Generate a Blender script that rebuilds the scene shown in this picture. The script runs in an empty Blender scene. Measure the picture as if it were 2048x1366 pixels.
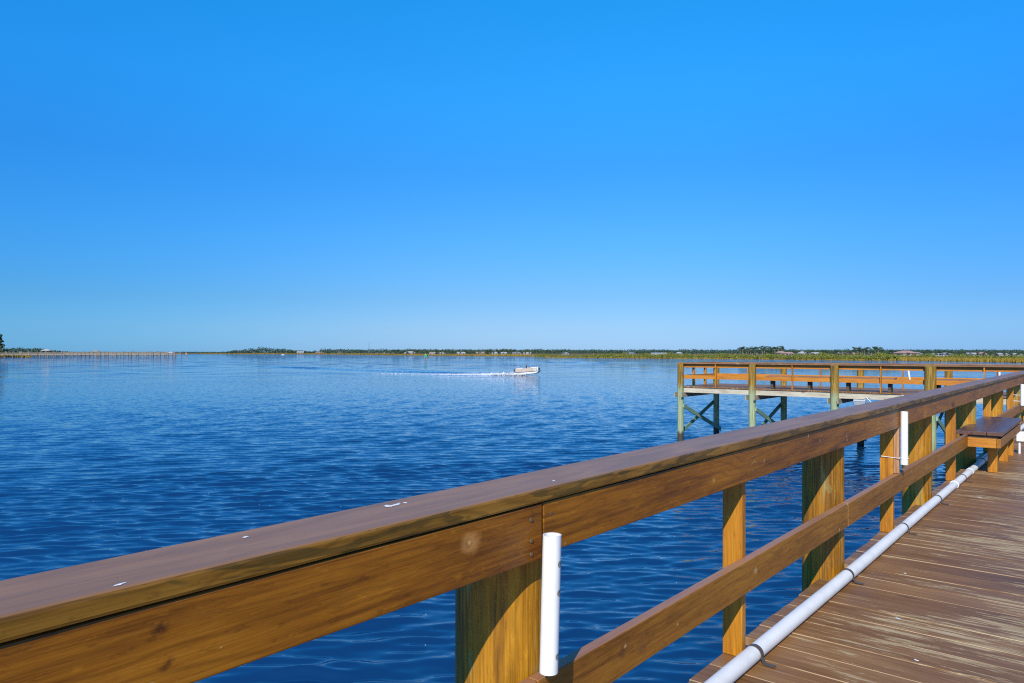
import bpy, bmesh, math, random
import numpy as np
from mathutils import Vector, Matrix, noise
random.seed(7); np.random.seed(7)
R = math.radians
sc = bpy.context.scene
col = sc.collection

# ------------------------------------------------------------------ camera
EYE = 1.303                      # eye height over the pier deck (deck top is z = 0)
FPX = 1435.0
WZ = -2.10                       # water level
cam_d = bpy.data.cameras.new('camera'); cam = bpy.data.objects.new('camera', cam_d); col.objects.link(cam)
cam.location = (0, 0, EYE); cam.rotation_euler = (R(90), 0, 0)
cam_d.sensor_width = 36; cam_d.lens = 36 * FPX / 2048
cam_d.shift_y = 21.5 / 2048
cam_d.clip_start = 0.05; cam_d.clip_end = 60000
sc.camera = cam

# ------------------------------------------------------------------ world and sun
SUN_TRAVEL = Vector((.829, 2.561, -1.87)).normalized()
SUN_EL = math.asin(-SUN_TRAVEL.z)
SUN_AZ = math.atan2(-SUN_TRAVEL.x, -SUN_TRAVEL.y)      # clockwise from +Y
world = bpy.data.worlds.new('World'); sc.world = world; world.use_nodes = True
wt = world.node_tree; wt.nodes.clear()
wo = wt.nodes.new('ShaderNodeOutputWorld'); wb = wt.nodes.new('ShaderNodeBackground')
sky = wt.nodes.new('ShaderNodeTexSky'); sky.sky_type = 'NISHITA'; sky.sun_disc = False
sky.sun_elevation = SUN_EL; sky.sun_rotation = SUN_AZ
sky.air_density = 1.0; sky.dust_density = 0.15; sky.ozone_density = 3.0; sky.altitude = 0
# clear deep blue winter sky: a gain on the sky texture that depends on the height above the horizon
tc = wt.nodes.new('ShaderNodeTexCoord'); sep = wt.nodes.new('ShaderNodeSeparateXYZ'); wt.links.new(tc.outputs['Generated'], sep.inputs[0])
rp = wt.nodes.new('ShaderNodeValToRGB'); wt.links.new(sep.outputs[2], rp.inputs[0])
GAIN = [(0.0, (.36,.64,1.36)), (.035, (.41,.66,1.18)), (.073, (.37,.67,1.10)), (.15, (.30,.82,1.33)), (.245, (.22,.95,1.60)), (.34, (.19,1.30,2.05)), (.438, (.15,1.50,2.30)), (.574, (.13,1.65,2.7)), (.766, (.15,1.6,2.8)), (1.0, (.17,1.5,2.5))]
while len(rp.color_ramp.elements) < len(GAIN): rp.color_ramp.elements.new(.5)
for e_, (p_, c_) in zip(rp.color_ramp.elements, GAIN): e_.position = p_
for e_, (p_, c_) in zip(rp.color_ramp.elements, GAIN): e_.color = (c_[0]/4, c_[1]/4, c_[2]/4, 1)
mul = wt.nodes.new('ShaderNodeVectorMath'); mul.operation = 'MULTIPLY'
wt.links.new(sky.outputs[0], mul.inputs[0]); wt.links.new(rp.outputs[0], mul.inputs[1])
scl = wt.nodes.new('ShaderNodeVectorMath'); scl.operation = 'SCALE'; scl.inputs['Scale'].default_value = 4
wt.links.new(mul.outputs[0], scl.inputs[0])
def az_gain(src, lo, hi, c):
    mr = wt.nodes.new('ShaderNodeMapRange'); mr.interpolation_type = 'SMOOTHSTEP'; mr.inputs['From Min'].default_value = lo; mr.inputs['From Max'].default_value = hi
    wt.links.new(sep.outputs[0], mr.inputs['Value'])
    mx = wt.nodes.new('ShaderNodeMix'); mx.data_type = 'RGBA'; mx.inputs[6].default_value = (1, 1, 1, 1); mx.inputs[7].default_value = (*c, 1)
    hz = wt.nodes.new('ShaderNodeMapRange'); hz.interpolation_type = 'SMOOTHSTEP'; hz.inputs['From Min'].default_value = .45; hz.inputs['From Max'].default_value = .05; hz.inputs['To Min'].default_value = .45
    wt.links.new(sep.outputs[2], hz.inputs['Value'])
    mq = wt.nodes.new('ShaderNodeMath'); mq.operation = 'MULTIPLY'; wt.links.new(mr.outputs[0], mq.inputs[0]); wt.links.new(hz.outputs[0], mq.inputs[1])
    wt.links.new(mq.outputs[0], mx.inputs[0])
    mm = wt.nodes.new('ShaderNodeVectorMath'); mm.operation = 'MULTIPLY'; wt.links.new(src, mm.inputs[0]); wt.links.new(mx.outputs[2], mm.inputs[1]); return mm.outputs[0]
sky_out = az_gain(az_gain(scl.outputs[0], 0, -.62, (.56,.92,1.04)), .15, .62, (.72,.86,.97))
wt.links.new(sky_out, wb.inputs[0]); wb.inputs[1].default_value = 0.10
wt.links.new(wb.outputs[0], wo.inputs[0])
sun_d = bpy.data.lights.new('sun', 'SUN'); sun_d.energy = 5.0; sun_d.angle = R(.53); sun_d.color = (1, .93, .80)
sun = bpy.data.objects.new('sun', sun_d); col.objects.link(sun)
sun.rotation_euler = SUN_TRAVEL.to_track_quat('-Z', 'Y').to_euler(); sun.location = (-5, -15, 12)
sc.view_settings.view_transform = 'Standard'; sc.view_settings.look = 'None'
sc.cycles.use_denoising = False; sc.cycles.use_adaptive_sampling = False; sc.cycles.filter_width = 1.15
sc.view_settings.exposure = 0.0; sc.view_settings.gamma = 1

# ------------------------------------------------------------------ frame of the pier: local x = along pier (u), local y = towards rail (D)
UX, UY = .6409, .7676
ANG = math.atan2(UY, UX)
def px(x, Z): return (x - 1024) / FPX * Z               # lateral offset seen at column x for depth Z

# ------------------------------------------------------------------ object helpers
def prop(o, label=None, cat=None, group=None, kind=None):
    if label: o['label'] = label
    if cat: o['category'] = cat
    if group: o['group'] = group
    if kind: o['kind'] = kind
    return o
def empty(name, loc=(0, 0, 0), rz=0, label=None, cat=None, group=None):
    o = bpy.data.objects.new(name, None); o.empty_display_size = .2
    o.location = loc; o.rotation_euler = (0, 0, rz); col.objects.link(o)
    return prop(o, label, cat, group)
def dup(root, loc, rz=None, label=None, group=None, scale=None):
    r = root.copy(); col.objects.link(r); r.location = loc
    if rz is not None: r.rotation_euler = (0, 0, rz)
    if scale: r.scale = (scale, scale, scale)
    if label: r['label'] = label
    if group: r['group'] = group
    for ch in list(root.children):
        c = ch.copy(); col.objects.link(c); c.parent = r
        for g in list(ch.children):
            d = g.copy(); col.objects.link(d); d.parent = c
    return r
class MB:
    def __init__(s): s.v = []; s.f = []; s.sm = []
    def add(s, vs, fs, smooth=False):
        b = len(s.v); s.v += [tuple(v) for v in vs]; s.f += [[i + b for i in f] for f in fs]; s.sm += [smooth] * len(fs)
    def box(s, lo, hi, M=None):
        x0, y0, z0 = lo; x1, y1, z1 = hi
        vs = [(x0,y0,z0),(x1,y0,z0),(x1,y1,z0),(x0,y1,z0),(x0,y0,z1),(x1,y0,z1),(x1,y1,z1),(x0,y1,z1)]
        if M: vs = [M @ Vector(v) for v in vs]
        s.add(vs, [(0,3,2,1),(4,5,6,7),(0,1,5,4),(1,2,6,5),(2,3,7,6),(3,0,4,7)])
    def bar(s, a, b, w, h, up=(0,0,1)):
        a = Vector(a); b = Vector(b); d = (b - a).normalized(); up = Vector(up)
        sx = d.cross(up).normalized(); sz = sx.cross(d)
        vs = []
        for p in (a, b):
            for i, j in ((-1,-1),(1,-1),(1,1),(-1,1)): vs.append(p + sx*i*w/2 + sz*j*h/2)
        s.add(vs, [(0,1,2,3),(7,6,5,4),(0,4,5,1),(1,5,6,2),(2,6,7,3),(3,7,4,0)])
    def tube(s, pts, rad, n=12, caps=True, smooth=True):
        pts = [Vector(p) for p in pts]
        if not hasattr(rad, '__len__'): rad = [rad] * len(pts)
        rings = []; up = None
        for i, p in enumerate(pts):
            d = (pts[min(i+1, len(pts)-1)] - pts[max(i-1, 0)]).normalized()
            if up is None: up = Vector((1,0,0)) if abs(d.x) < .8 else Vector((0,0,1))
            sx = d.cross(up).normalized(); sy = d.cross(sx).normalized(); up = sy.cross(d) if False else up
            rings.append([p + (sx*math.cos(2*math.pi*k/n) + sy*math.sin(2*math.pi*k/n))*rad[i] for k in range(n)])
        vs = [v for r in rings for v in r]; fs = []
        for i in range(len(pts)-1):
            for k in range(n):
                fs.append((i*n+k, i*n+(k+1)%n, (i+1)*n+(k+1)%n, (i+1)*n+k))
        s.add(vs, fs, smooth)
        if caps:
            s.add(rings[0], [tuple(range(n))]); s.add(rings[-1], [tuple(reversed(range(n)))])
    def build(s, name, mat, parent=None, bevel=0, loc=None, seg=2, recalc=True):
        me = bpy.data.meshes.new(name); me.from_pydata(s.v, [], s.f)
        me.polygons.foreach_set('use_smooth', s.sm)
        if bevel or recalc:
            bm = bmesh.new(); bm.from_mesh(me)
            if recalc: bmesh.ops.recalc_face_normals(bm, faces=bm.faces)
            if bevel: bmesh.ops.bevel(bm, geom=list(bm.edges), offset=bevel, segments=seg, profile=.5, affect='EDGES')
            bm.to_mesh(me); bm.free()
        o = bpy.data.objects.new(name, me); col.objects.link(o)
        if mat: me.materials.append(mat)
        if parent: o.parent = parent
        if loc: o.location = loc
        return o

# ------------------------------------------------------------------ material helpers
class NT:
    def __init__(s, name):
        s.m = bpy.data.materials.new(name); s.m.use_nodes = True; s.t = s.m.node_tree
        s.p = s.t.nodes['Principled BSDF']; s.out = s.t.nodes['Material Output']
    def n(s, typ, ins=None, **kw):
        nd = s.t.nodes.new(typ)
        for k, v in kw.items(): setattr(nd, k, v)
        if ins:
            for k, v in ins.items():
                if isinstance(v, bpy.types.NodeSocket): s.t.links.new(v, nd.inputs[k])
                elif v is not None: nd.inputs[k].default_value = v
        return nd
    def math(s, op, a, b=None, c=None, clamp=False):
        nd = s.n('ShaderNodeMath', operation=op, use_clamp=clamp)
        for i, v in enumerate((a, b, c)):
            if v is None: continue
            if isinstance(v, bpy.types.NodeSocket): s.t.links.new(v, nd.inputs[i])
            else: nd.inputs[i].default_value = v
        return nd.outputs[0]
    def mix(s, fac, a, b, bt='MIX'):
        nd = s.n('ShaderNodeMix', data_type='RGBA', blend_type=bt)
        for i, v in ((0, fac), (6, a), (7, b)):
            if isinstance(v, bpy.types.NodeSocket): s.t.links.new(v, nd.inputs[i])
            elif i == 0: nd.inputs[0].default_value = v
            else: nd.inputs[i].default_value = (*v, 1) if len(v) == 3 else v
        return nd.outputs[2]
    def step(s, v, lo, hi):
        nd = s.n('ShaderNodeMapRange', {'Value': v, 'From Min': lo, 'From Max': hi}, interpolation_type='SMOOTHSTEP')
        return nd.outputs[0]
    def noise(s, vec, scale, detail=3, rough=.55, dist=0):
        return s.n('ShaderNodeTexNoise', {'Vector': vec, 'Scale': scale, 'Detail': detail, 'Roughness': rough, 'Distortion': dist}).outputs[0]
    def noise_vec(s, v, scale, amt):
        c = s.n('ShaderNodeTexNoise', {'Vector': v, 'Scale': scale, 'Detail': 2}).outputs[1]
        c = s.n('ShaderNodeVectorMath', {0: c, 'Scale': amt}, operation='SCALE').outputs[0]
        return s.n('ShaderNodeVectorMath', {0: v, 1: c}, operation='ADD').outputs[0]
    def scaled(s, vec, sc_):
        return s.n('ShaderNodeMapping', {'Vector': vec, 'Scale': sc_}).outputs[0]
    def set(s, **kw):
        for k, v in kw.items():
            k = k.replace('_', ' ')
            if isinstance(v, bpy.types.NodeSocket): s.t.links.new(v, s.p.inputs[k])
            else: s.p.inputs[k].default_value = (*v, 1) if hasattr(v, '__len__') and len(v) == 3 and k.endswith('Color') else v
    def bump(s, h, strength, dist):
        s.t.links.new(s.n('ShaderNodeBump', {'Height': h, 'Strength': strength, 'Distance': dist}).outputs[0], s.p.inputs['Normal'])

def plain(name, c, rough=.5, metal=0, var=.12, scale=6):
    k = NT(name); co = k.n('ShaderNodeTexCoord').outputs['Object']
    nz = k.noise(co, scale, 4)
    k.set(Base_Color=k.mix(nz, tuple(v*(1-var*1.6) for v in c), tuple(min(1, v*(1+var*1.6)) for v in c)), Roughness=rough, Metallic=metal)
    return k.m

def wood(name, dark, mid, light, axis='x', rough=.5, fine=60, ring=9, tone=1.0, specks=.0, speck_col=(.6,.5,.3),
         worn=0, worn_col=(.5,.38,.22), bump=.25, knots=True, spec=.5, figure=.5, coat=0, top=None, fib=.95, lens=0, flecks=0, lines=.35, spots=()):
    k = NT(name)
    co = k.n('ShaderNodeTexCoord').outputs['Object']
    rnd = k.n('ShaderNodeObjectInfo').outputs['Random']
    isl = k.n('ShaderNodeNewGeometry').outputs['Random Per Island']
    off = k.n('ShaderNodeCombineXYZ', {0: k.math('MULTIPLY', rnd, 31.), 1: k.math('MULTIPLY', isl, 17.), 2: k.math('MULTIPLY', k.math('ADD', rnd, isl), 23.)}).outputs[0]
    v = k.n('ShaderNodeVectorMath', {0: co, 1: off}, operation='ADD').outputs[0]
    al = {'x': 0, 'y': 1, 'z': 2}[axis]
    def st(a, c):
        q = [c, c, c]; q[al] = a; return k.scaled(v, q)
    n1 = k.noise(st(.55, 5.5), 1.0, 2.5, .5, .3)                      # figure: contour rings
    rg = k.math('PINGPONG', k.math('MULTIPLY', n1, ring), .5)
    rg = k.math('MULTIPLY', rg, 2)
    n2 = k.noise(st(3.0, fine*2.6), 1.0, 5, .72)                           # fibres
    n3 = k.noise(st(.7, 2.2), 1.3, 4, .6)                              # broad tone
    n4 = k.noise(st(5, 9), 1.7, 5, .7)
    f = k.math('ADD', k.math('ADD', k.math('MULTIPLY', k.math('SUBTRACT', n2, .5), fib), .42), k.math('MULTIPLY', k.math('SUBTRACT', rg, .5), -.30*figure))
    f = k.math('ADD', f, k.math('MULTIPLY', k.math('SUBTRACT', n3, .5), .75))
    f = k.math('ADD', f, k.math('MULTIPLY', k.math('SUBTRACT', n4, .5), .18))
    f = k.math('ADD', f, k.math('MULTIPLY', k.math('SUBTRACT', isl, .5), .16))
    ramp = k.n('ShaderNodeValToRGB', {'Fac': f}); e = ramp.color_ramp.elements
    e[0].position = .12; e[0].color = (*dark, 1); e[1].position = .72; e[1].color = (*light, 1)
    em = e.new(.4); em.color = (*mid, 1)
    mo = k.noise(st(16, 55), 1.0, 4, .75)       # pores and small dirt
    c = k.mix(k.math('MULTIPLY', k.step(mo, .56, .68), .42), ramp.outputs[0], tuple(x*.6 for x in dark))
    c = k.mix(k.math('MULTIPLY', k.step(mo, .42, .30), .30), c, tuple(min(1, x*1.35) for x in light))
    h = n2
    if lines:                                 # fine grain lines following the figure
        sx_ = k.n('ShaderNodeSeparateXYZ', {0: v}); o2 = [i for i in range(3) if i != al]
        cr = k.math('ADD', sx_.outputs[o2[0]], sx_.outputs[o2[1]])
        nw = k.noise(st(.9, 3.5), 1.0, 3, .5)
        L = k.math('PINGPONG', k.math('ADD', k.math('MULTIPLY', cr, 62.), k.math('MULTIPLY', nw, 22.)), 1.0)
        ln = k.math('MULTIPLY', k.step(L, .60, .98), k.step(n3, .30, .62))
        c = k.mix(k.math('MULTIPLY', ln, lines), c, tuple(x*.75 for x in dark))
    for (su, sz, sr, scol, sstr) in spots:    # single knots and chips of this board
        q = k.n('ShaderNodeVectorMath', {0: k.noise_vec(k.noise_vec(co, 28, .026), 110, .014), 1: (su+.020, 0, sz+.020)}, operation='SUBTRACT').outputs[0]
        q = k.n('ShaderNodeVectorMath', {0: q, 1: (.75, 0, 1)}, operation='MULTIPLY').outputs[0]
        q = k.n('ShaderNodeVectorMath', {0: q}, operation='LENGTH').outputs['Value']
        c = k.mix(k.math('MULTIPLY', k.step(q, sr*1.05, sr*.15), sstr), c, scol)
    if lens:                                  # dark heartwood figure
        nl = k.noise(st(2.6, 15), 1.0, 3, .5, .5)
        lm = k.math('MULTIPLY', k.step(nl, .50, .515), k.math('SUBTRACT', 1.0, k.math('MULTIPLY', k.step(nl, .575, .60), .55)))
        c = k.mix(k.math('MULTIPLY', lm, lens), c, (.05, .036, .007))
    if flecks:                                # dents and flakes where the stain has chipped
        vf = k.n('ShaderNodeTexVoronoi', {'Vector': k.noise_vec(v, 34, .02), 'Scale': 13.0})
        fd = k.math('ADD', vf.outputs['Distance'], k.math('MULTIPLY', k.math('SUBTRACT', n2, .5), .22))
        sel = k.math('GREATER_THAN', k.n('ShaderNodeSeparateColor', {0: vf.outputs['Color']}).outputs[0], .80)
        c = k.mix(k.math('MULTIPLY', k.math('MULTIPLY', k.step(fd, .13, .05), sel), flecks), c, speck_col)
    if knots:
        vo = k.n('ShaderNodeTexVoronoi', {'Vector': st(1.1, 4.0), 'Scale': 1.0})
        kd = k.math('ADD', vo.outputs['Distance'], k.math('MULTIPLY', k.math('SUBTRACT', n4, .5), .12))
        c = k.mix(k.math('MULTIPLY', k.step(kd, .15, .05), .75), c, tuple(x*.45 for x in dark))
    if worn:
        w1 = k.noise(st(1.1, 7), 1.5, 6, .72, .3); w2 = k.noise(k.scaled(v, (.5,.5,.5)), 1.6, 2)
        wm = k.step(k.math('ADD', w1, k.math('MULTIPLY', k.math('SUBTRACT', w2, .5), .55)), .70-.14*worn, .76-.14*worn)
        wm = k.math('MULTIPLY', wm, k.step(n2, .3, .52))
        c = k.mix(k.math('MULTIPLY', wm, .85), c, worn_col)
    if top:                                   # weathered upper face, with the sky's sheen on it put into the colour
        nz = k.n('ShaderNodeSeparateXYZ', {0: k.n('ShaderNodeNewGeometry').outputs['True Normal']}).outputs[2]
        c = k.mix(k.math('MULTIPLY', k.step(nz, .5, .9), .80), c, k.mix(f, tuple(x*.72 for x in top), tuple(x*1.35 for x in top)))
    if specks:
        s1 = k.noise(st(14, 42), 1.0, 3, .75); s2 = k.noise(v, 3.1, 2)
        sm = k.step(k.math('ADD', s1, k.math('MULTIPLY', k.math('SUBTRACT', s2, .5), .5)), .80-.1*specks, .84-.1*specks)
        c = k.mix(k.math('MULTIPLY', sm, .8), c, speck_col)
    k.set(Base_Color=c, Roughness=k.math('ADD', k.math('MULTIPLY', n2, .25), rough-.12, clamp=True), Specular_IOR_Level=spec)
    if coat: k.set(Coat_Weight=coat, Coat_Roughness=.3)
    k.bump(k.math('ADD', n2, k.math('MULTIPLY', rg, .15)), bump, .004)
    return k.m

# pier timbers
FSPOTS = [(1.24, .852, .030, (.60,.28,.08), .8), (1.235, .852, .014, (.22,.09,.02), .7), (1.238, .853, .006, (.65,.35,.12), .9), (.52, .862, .016, (.05,.012,.003), .8), (.53, .80, .012, (.05,.012,.003), .7),
          (2.60, .815, .011, (.6,.36,.12), .6), (3.12, .83, .009, (.6,.4,.15), .6), (3.9, .84, .012, (.6,.4,.15), .5), (4.4, .80, .012, (.6,.4,.15), .5), (.20, .84, .02, (.07,.02,.004), .5)]
MSPOTS = [(1.93, .37, .026, (.10,.035,.012), .6), (1.95, .385, .009, (.62,.42,.22), .7), (3.02, .37, .02, (.6,.38,.16), .6), (3.05, .36, .010, (.10,.04,.01), .7), (2.3, .35, .007, (.6,.4,.2), .7), (2.05, .345, .03, (.16,.06,.02), .5)]
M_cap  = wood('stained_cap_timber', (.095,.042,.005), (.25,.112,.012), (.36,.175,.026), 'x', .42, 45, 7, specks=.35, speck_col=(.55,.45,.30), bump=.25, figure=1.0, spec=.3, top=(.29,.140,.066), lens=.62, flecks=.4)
M_fas  = wood('stained_fascia_timber', (.12,.033,.002), (.31,.105,.004), (.46,.175,.010), 'x', .46, 38, 5, spots=FSPOTS, flecks=.8, specks=.4, spec=.35, speck_col=(.55,.36,.14), bump=.3, figure=.5)
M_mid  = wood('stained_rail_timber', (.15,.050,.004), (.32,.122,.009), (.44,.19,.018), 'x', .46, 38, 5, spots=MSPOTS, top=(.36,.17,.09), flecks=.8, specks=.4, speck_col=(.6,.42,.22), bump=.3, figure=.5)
M_post = wood('stained_post_timber', (.24,.078,.003), (.46,.175,.006), (.60,.26,.018), 'z', .5, 40, 5, fib=.7, specks=.2, bump=.3, figure=.7)
M_block = wood('bare_spacer_timber', (.33,.15,.06), (.50,.27,.12), (.62,.38,.20), 'z', .6, 50, 8, bump=.3, figure=1.2)
M_pile = wood('stained_piling_timber', (.14,.055,.002), (.42,.175,.003), (.58,.29,.014), 'z', .55, 34, 5, fib=1.05, flecks=.6, worn=1.1, worn_col=(.30,.25,.075), specks=.3, speck_col=(.5,.42,.2), bump=.8, figure=.5)
M_rfas = wood('orange_rail_timber', (.33,.11,.010), (.52,.19,.016), (.64,.27,.03), 'y', .5, 30, 5, bump=.2, figure=.5, knots=False)
M_rfax = wood('orange_rail_timber_lengthwise', (.28,.10,.010), (.44,.17,.016), (.55,.24,.03), 'x', .5, 30, 5, bump=.2, figure=.5, knots=False)
M_rcap = wood('weathered_platform_cap', (.16,.075,.03), (.27,.13,.055), (.42,.24,.11), 'y', .5, 30, 5, bump=.2, figure=.5, worn=.3, knots=False)
M_bench = wood('dark_stained_bench_seat', (.075,.036,.028), (.125,.062,.045), (.18,.095,.065), 'x', .34, 40, 5, bump=.2, figure=.4, specks=.3, spec=.7)
M_bench_e = wood('orange_bench_edge_timber', (.30,.10,.010), (.47,.18,.016), (.60,.27,.03), 'y', .5, 30, 5, bump=.2, figure=.5)
M_beam = wood('grey_weathered_beam', (.16,.13,.085), (.32,.27,.19), (.50,.45,.34), 'x', .8, 40, 6, bump=.5, figure=.6)
M_rim = wood('bleached_rim_joist', (.30,.25,.17), (.50,.44,.32), (.66,.60,.47), 'y', .8, 30, 6, bump=.5, figure=.6)
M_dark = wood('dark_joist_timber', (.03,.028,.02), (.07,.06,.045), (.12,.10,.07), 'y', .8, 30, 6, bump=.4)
M_brace = wood('green_treated_brace', (.10,.20,.13), (.19,.33,.22), (.33,.46,.32), 'x', .7, 30, 6, bump=.4, knots=False)

# pilings of the far platform: stain above the deck, green treated wood below, dark growth at the waterline
def far_pile_mat():
    k = NT('treated_piling_timber'); co = k.n('ShaderNodeTexCoord').outputs['Object']
    rnd = k.n('ShaderNodeObjectInfo').outputs['Random']
    v = k.n('ShaderNodeVectorMath', {0: co, 1: k.n('ShaderNodeCombineXYZ', {0: k.math('MULTIPLY', rnd, 31.), 1: rnd, 2: rnd}).outputs[0]}, operation='ADD').outputs[0]
    z = k.n('ShaderNodeSeparateXYZ', {0: co}).outputs[2]
    n = k.noise(k.scaled(v, (24,24,1.5)), 1, 4, .7); n2 = k.noise(k.scaled(v, (5,5,2.5)), 1, 3)
    n = k.step(n, .34, .66)
    top = k.mix(n, (.11,.058,.006), (.40,.24,.028)); gre = k.mix(n, (.12,.20,.10), (.42,.46,.26))
    gr2 = k.mix(k.step(n2, .35, .65), gre, (.30,.36,.20))
    c = k.mix(k.step(k.math('ADD', z, k.math('MULTIPLY', n2, .4)), -.05, .35), gr2, top)
    c = k.mix(k.step(k.math('ADD', z, k.math('MULTIPLY', n2, .35)), WZ+.62, WZ+.42), c, (.055,.045,.03))
    k.set(Base_Color=c, Roughness=.7); k.bump(n, .5, .01); return k.m
M_fpile = far_pile_mat()

# deck: worn brown stain, boards run across the pier
PITCH = .186; UOFF = .042
def deck_mat(name, axis_u='x', worn=.5):
    k = NT(name); co = k.n('ShaderNodeTexCoord').outputs['Object']
    xyz = k.n('ShaderNodeSeparateXYZ', {0: co})
    uu, dd = (xyz.outputs[0], xyz.outputs[1]) if axis_u == 'x' else (xyz.outputs[1], xyz.outputs[0])
    isl = k.n('ShaderNodeNewGeometry').outputs['Random Per Island']
    v = k.n('ShaderNodeCombineXYZ', {0: uu, 1: k.math('ADD', dd, k.math('MULTIPLY', isl, 37.)), 2: k.math('MULTIPLY', isl, 11.)}).outputs[0]
    fib = k.noise(k.scaled(v, (75, 2.0, 1)), 1, 5, .7)
    fib2 = k.noise(k.scaled(v, (28, 1.2, 1)), 1, 4, .6, .4)
    tone = k.noise(k.scaled(v, (3, .8, 1)), 1, 4, .6)
    f = k.math('ADD', k.math('MULTIPLY', fib, .5), k.math('MULTIPLY', tone, .5))
    ramp = k.n('ShaderNodeValToRGB', {'Fac': f}); e = ramp.color_ramp.elements
    e[0].position = .33; e[0].color = (.105,.042,.010, 1); e[1].position = .66; e[1].color = (.39,.20,.070, 1)
    em = e.new(.5); em.color = (.235,.108,.032, 1)
    c = k.mix(k.math('MULTIPLY', isl, .5), ramp.outputs[0], (.17,.080,.034))
    # where the stain has worn off: more in the middle of the walkway than under the rail
    big = k.noise(k.scaled(co, (.9,.55,1)), 1, 3, .6)
    patch = k.noise(k.scaled(v, (26, 2.4, 1)), 1, 7, .75, .25)
    mid = k.n('ShaderNodeMapRange', {'Value': dd, 'From Min': 1.15, 'From Max': .35, 'To Min': -.075, 'To Max': .045}).outputs[0]
    w = k.math('ADD', k.math('ADD', patch, k.math('MULTIPLY', k.math('SUBTRACT', big, .5), .75)), mid)
    wm = k.math('MULTIPLY', k.step(w, .56-.05*worn, .61-.05*worn), k.step(fib, .36, .54))
    c = k.mix(k.math('MULTIPLY', wm, .9), c, k.mix(fib2, (.34,.23,.11), (.60,.46,.26)))
    # fine worn fibres everywhere
    fl = k.step(k.math('ADD', fib, k.math('MULTIPLY', k.math('SUBTRACT', big, .5), .3)), .60, .70)
    c = k.mix(k.math('MULTIPLY', fl, .45), c, (.42,.30,.17))
    # bare edges of the boards
    ph = k.math('FRACT', k.math('DIVIDE', k.math('SUBTRACT', uu, UOFF), PITCH))
    ed = k.math('ABSOLUTE', k.math('SUBTRACT', ph, .5))
    en = k.noise(k.scaled(v, (4, 2.5, 1)), 1, 3)
    em_ = k.math('MULTIPLY', k.step(ed, .472, .486), k.step(en, .42, .56))
    c = k.mix(k.math('MULTIPLY', em_, .6), c, (.58,.43,.26))
    kn = k.n('ShaderNodeTexVoronoi', {'Vector': k.scaled(v, (5.2, 1.25, 1)), 'Scale': 1.0}).outputs['Distance']
    c = k.mix(k.math('MULTIPLY', k.step(kn, .12, .05), .7), c, (.05,.025,.015))
    k.set(Base_Color=c, Roughness=k.math('ADD', .46, k.math('MULTIPLY', wm, .3)), Specular_IOR_Level=.22)
    k.bump(k.math('ADD', fib, k.math('MULTIPLY', wm, -.3)), .35, .003)
    return k.m
M_deck = deck_mat('worn_brown_deck_boards'); M_deck_far = deck_mat('worn_platform_deck_boards', 'y', .9)

def pvc_mat(name, c, rough):
    k = NT(name); co = k.n('ShaderNodeTexCoord').outputs['Object']
    n = k.noise(co, 5, 5, .7); n2 = k.noise(k.scaled(co, (6,40,40)), 1, 4, .7)
    cc = k.mix(k.step(n, .42, .75), c, tuple(x*.82 for x in c))
    cc = k.mix(k.math('MULTIPLY', k.step(n2, .66, .74), .5), cc, tuple(x*.55 for x in c))
    k.set(Base_Color=cc, Roughness=rough); return k.m
M_pvc = pvc_mat('white_pvc', (.82,.82,.80), .25)
M_pipe = pvc_mat('dusty_white_pipe', (.80,.76,.70), .45)
M_hole = plain('pipe_inside', (.25,.22,.18), .8)
M_strap = plain('grey_metal_strap', (.11,.09,.075), .55, .3)
M_screw = plain('steel_screw', (.20,.15,.10), .5, .5)
M_cord = plain('white_cord', (.8,.8,.8), .7)
M_white = plain('white_paint', (.78,.78,.76), .45)
M_dropping = plain('bird_dropping', (.72,.72,.70), .8)

# ================================================================== NEAR PIER
DF = 1.165; DP = 1.203; DO = 1.292            # fascia face, post inner face, post outer face
pier = empty('fishing_pier', (0,0,0), ANG, 'brown stained wooden walkway pier with side railing on round pilings, nearest the camera', 'pier')
PILES = [(1.56,.134), (4.48,.117), (7.18,.117), (9.88,.112), (12.6,.112), (15.35,.112), (18.1,.112), (20.8,.112), (23.5,.112)]
POSTS = [2.97, 5.72, 8.42, 11.2, 14.0, 16.75, 19.5, 22.2]
PILE_NEAR_START = -1.3
# deck boards (one part, boards are its pattern)
mb = MB(); n0 = int((-2.6-UOFF)/PITCH)
for i in range(n0, int((24.95-UOFF)/PITCH)):
    a = UOFF + i*PITCH + .0016; b = a + PITCH - .0032
    de = 1.288 + random.uniform(-.006, .006)
    for u, r in PILES:
        if a - .01 < u + r*.92 and b + .01 > u - r*.92: de = 1.215 + random.uniform(-.01, .01)
    if 2.99 < a < 3.06: de = 1.22
    z = random.uniform(-.0015, .0015)
    mb.box((a, -1.25, -.038+z), (b, de, z))
deck = mb.build('deck', M_deck, pier, .0022, seg=1)
# framing under the deck
mb = MB()
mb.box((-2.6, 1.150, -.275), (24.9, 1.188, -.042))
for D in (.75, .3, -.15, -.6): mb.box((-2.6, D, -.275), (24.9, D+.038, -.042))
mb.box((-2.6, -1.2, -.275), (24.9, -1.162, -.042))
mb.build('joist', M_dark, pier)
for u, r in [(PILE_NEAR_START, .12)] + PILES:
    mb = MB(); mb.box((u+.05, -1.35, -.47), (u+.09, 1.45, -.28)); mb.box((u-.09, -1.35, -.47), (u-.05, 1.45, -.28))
    mb.build('cross_beam', M_dark, pier)
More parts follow.
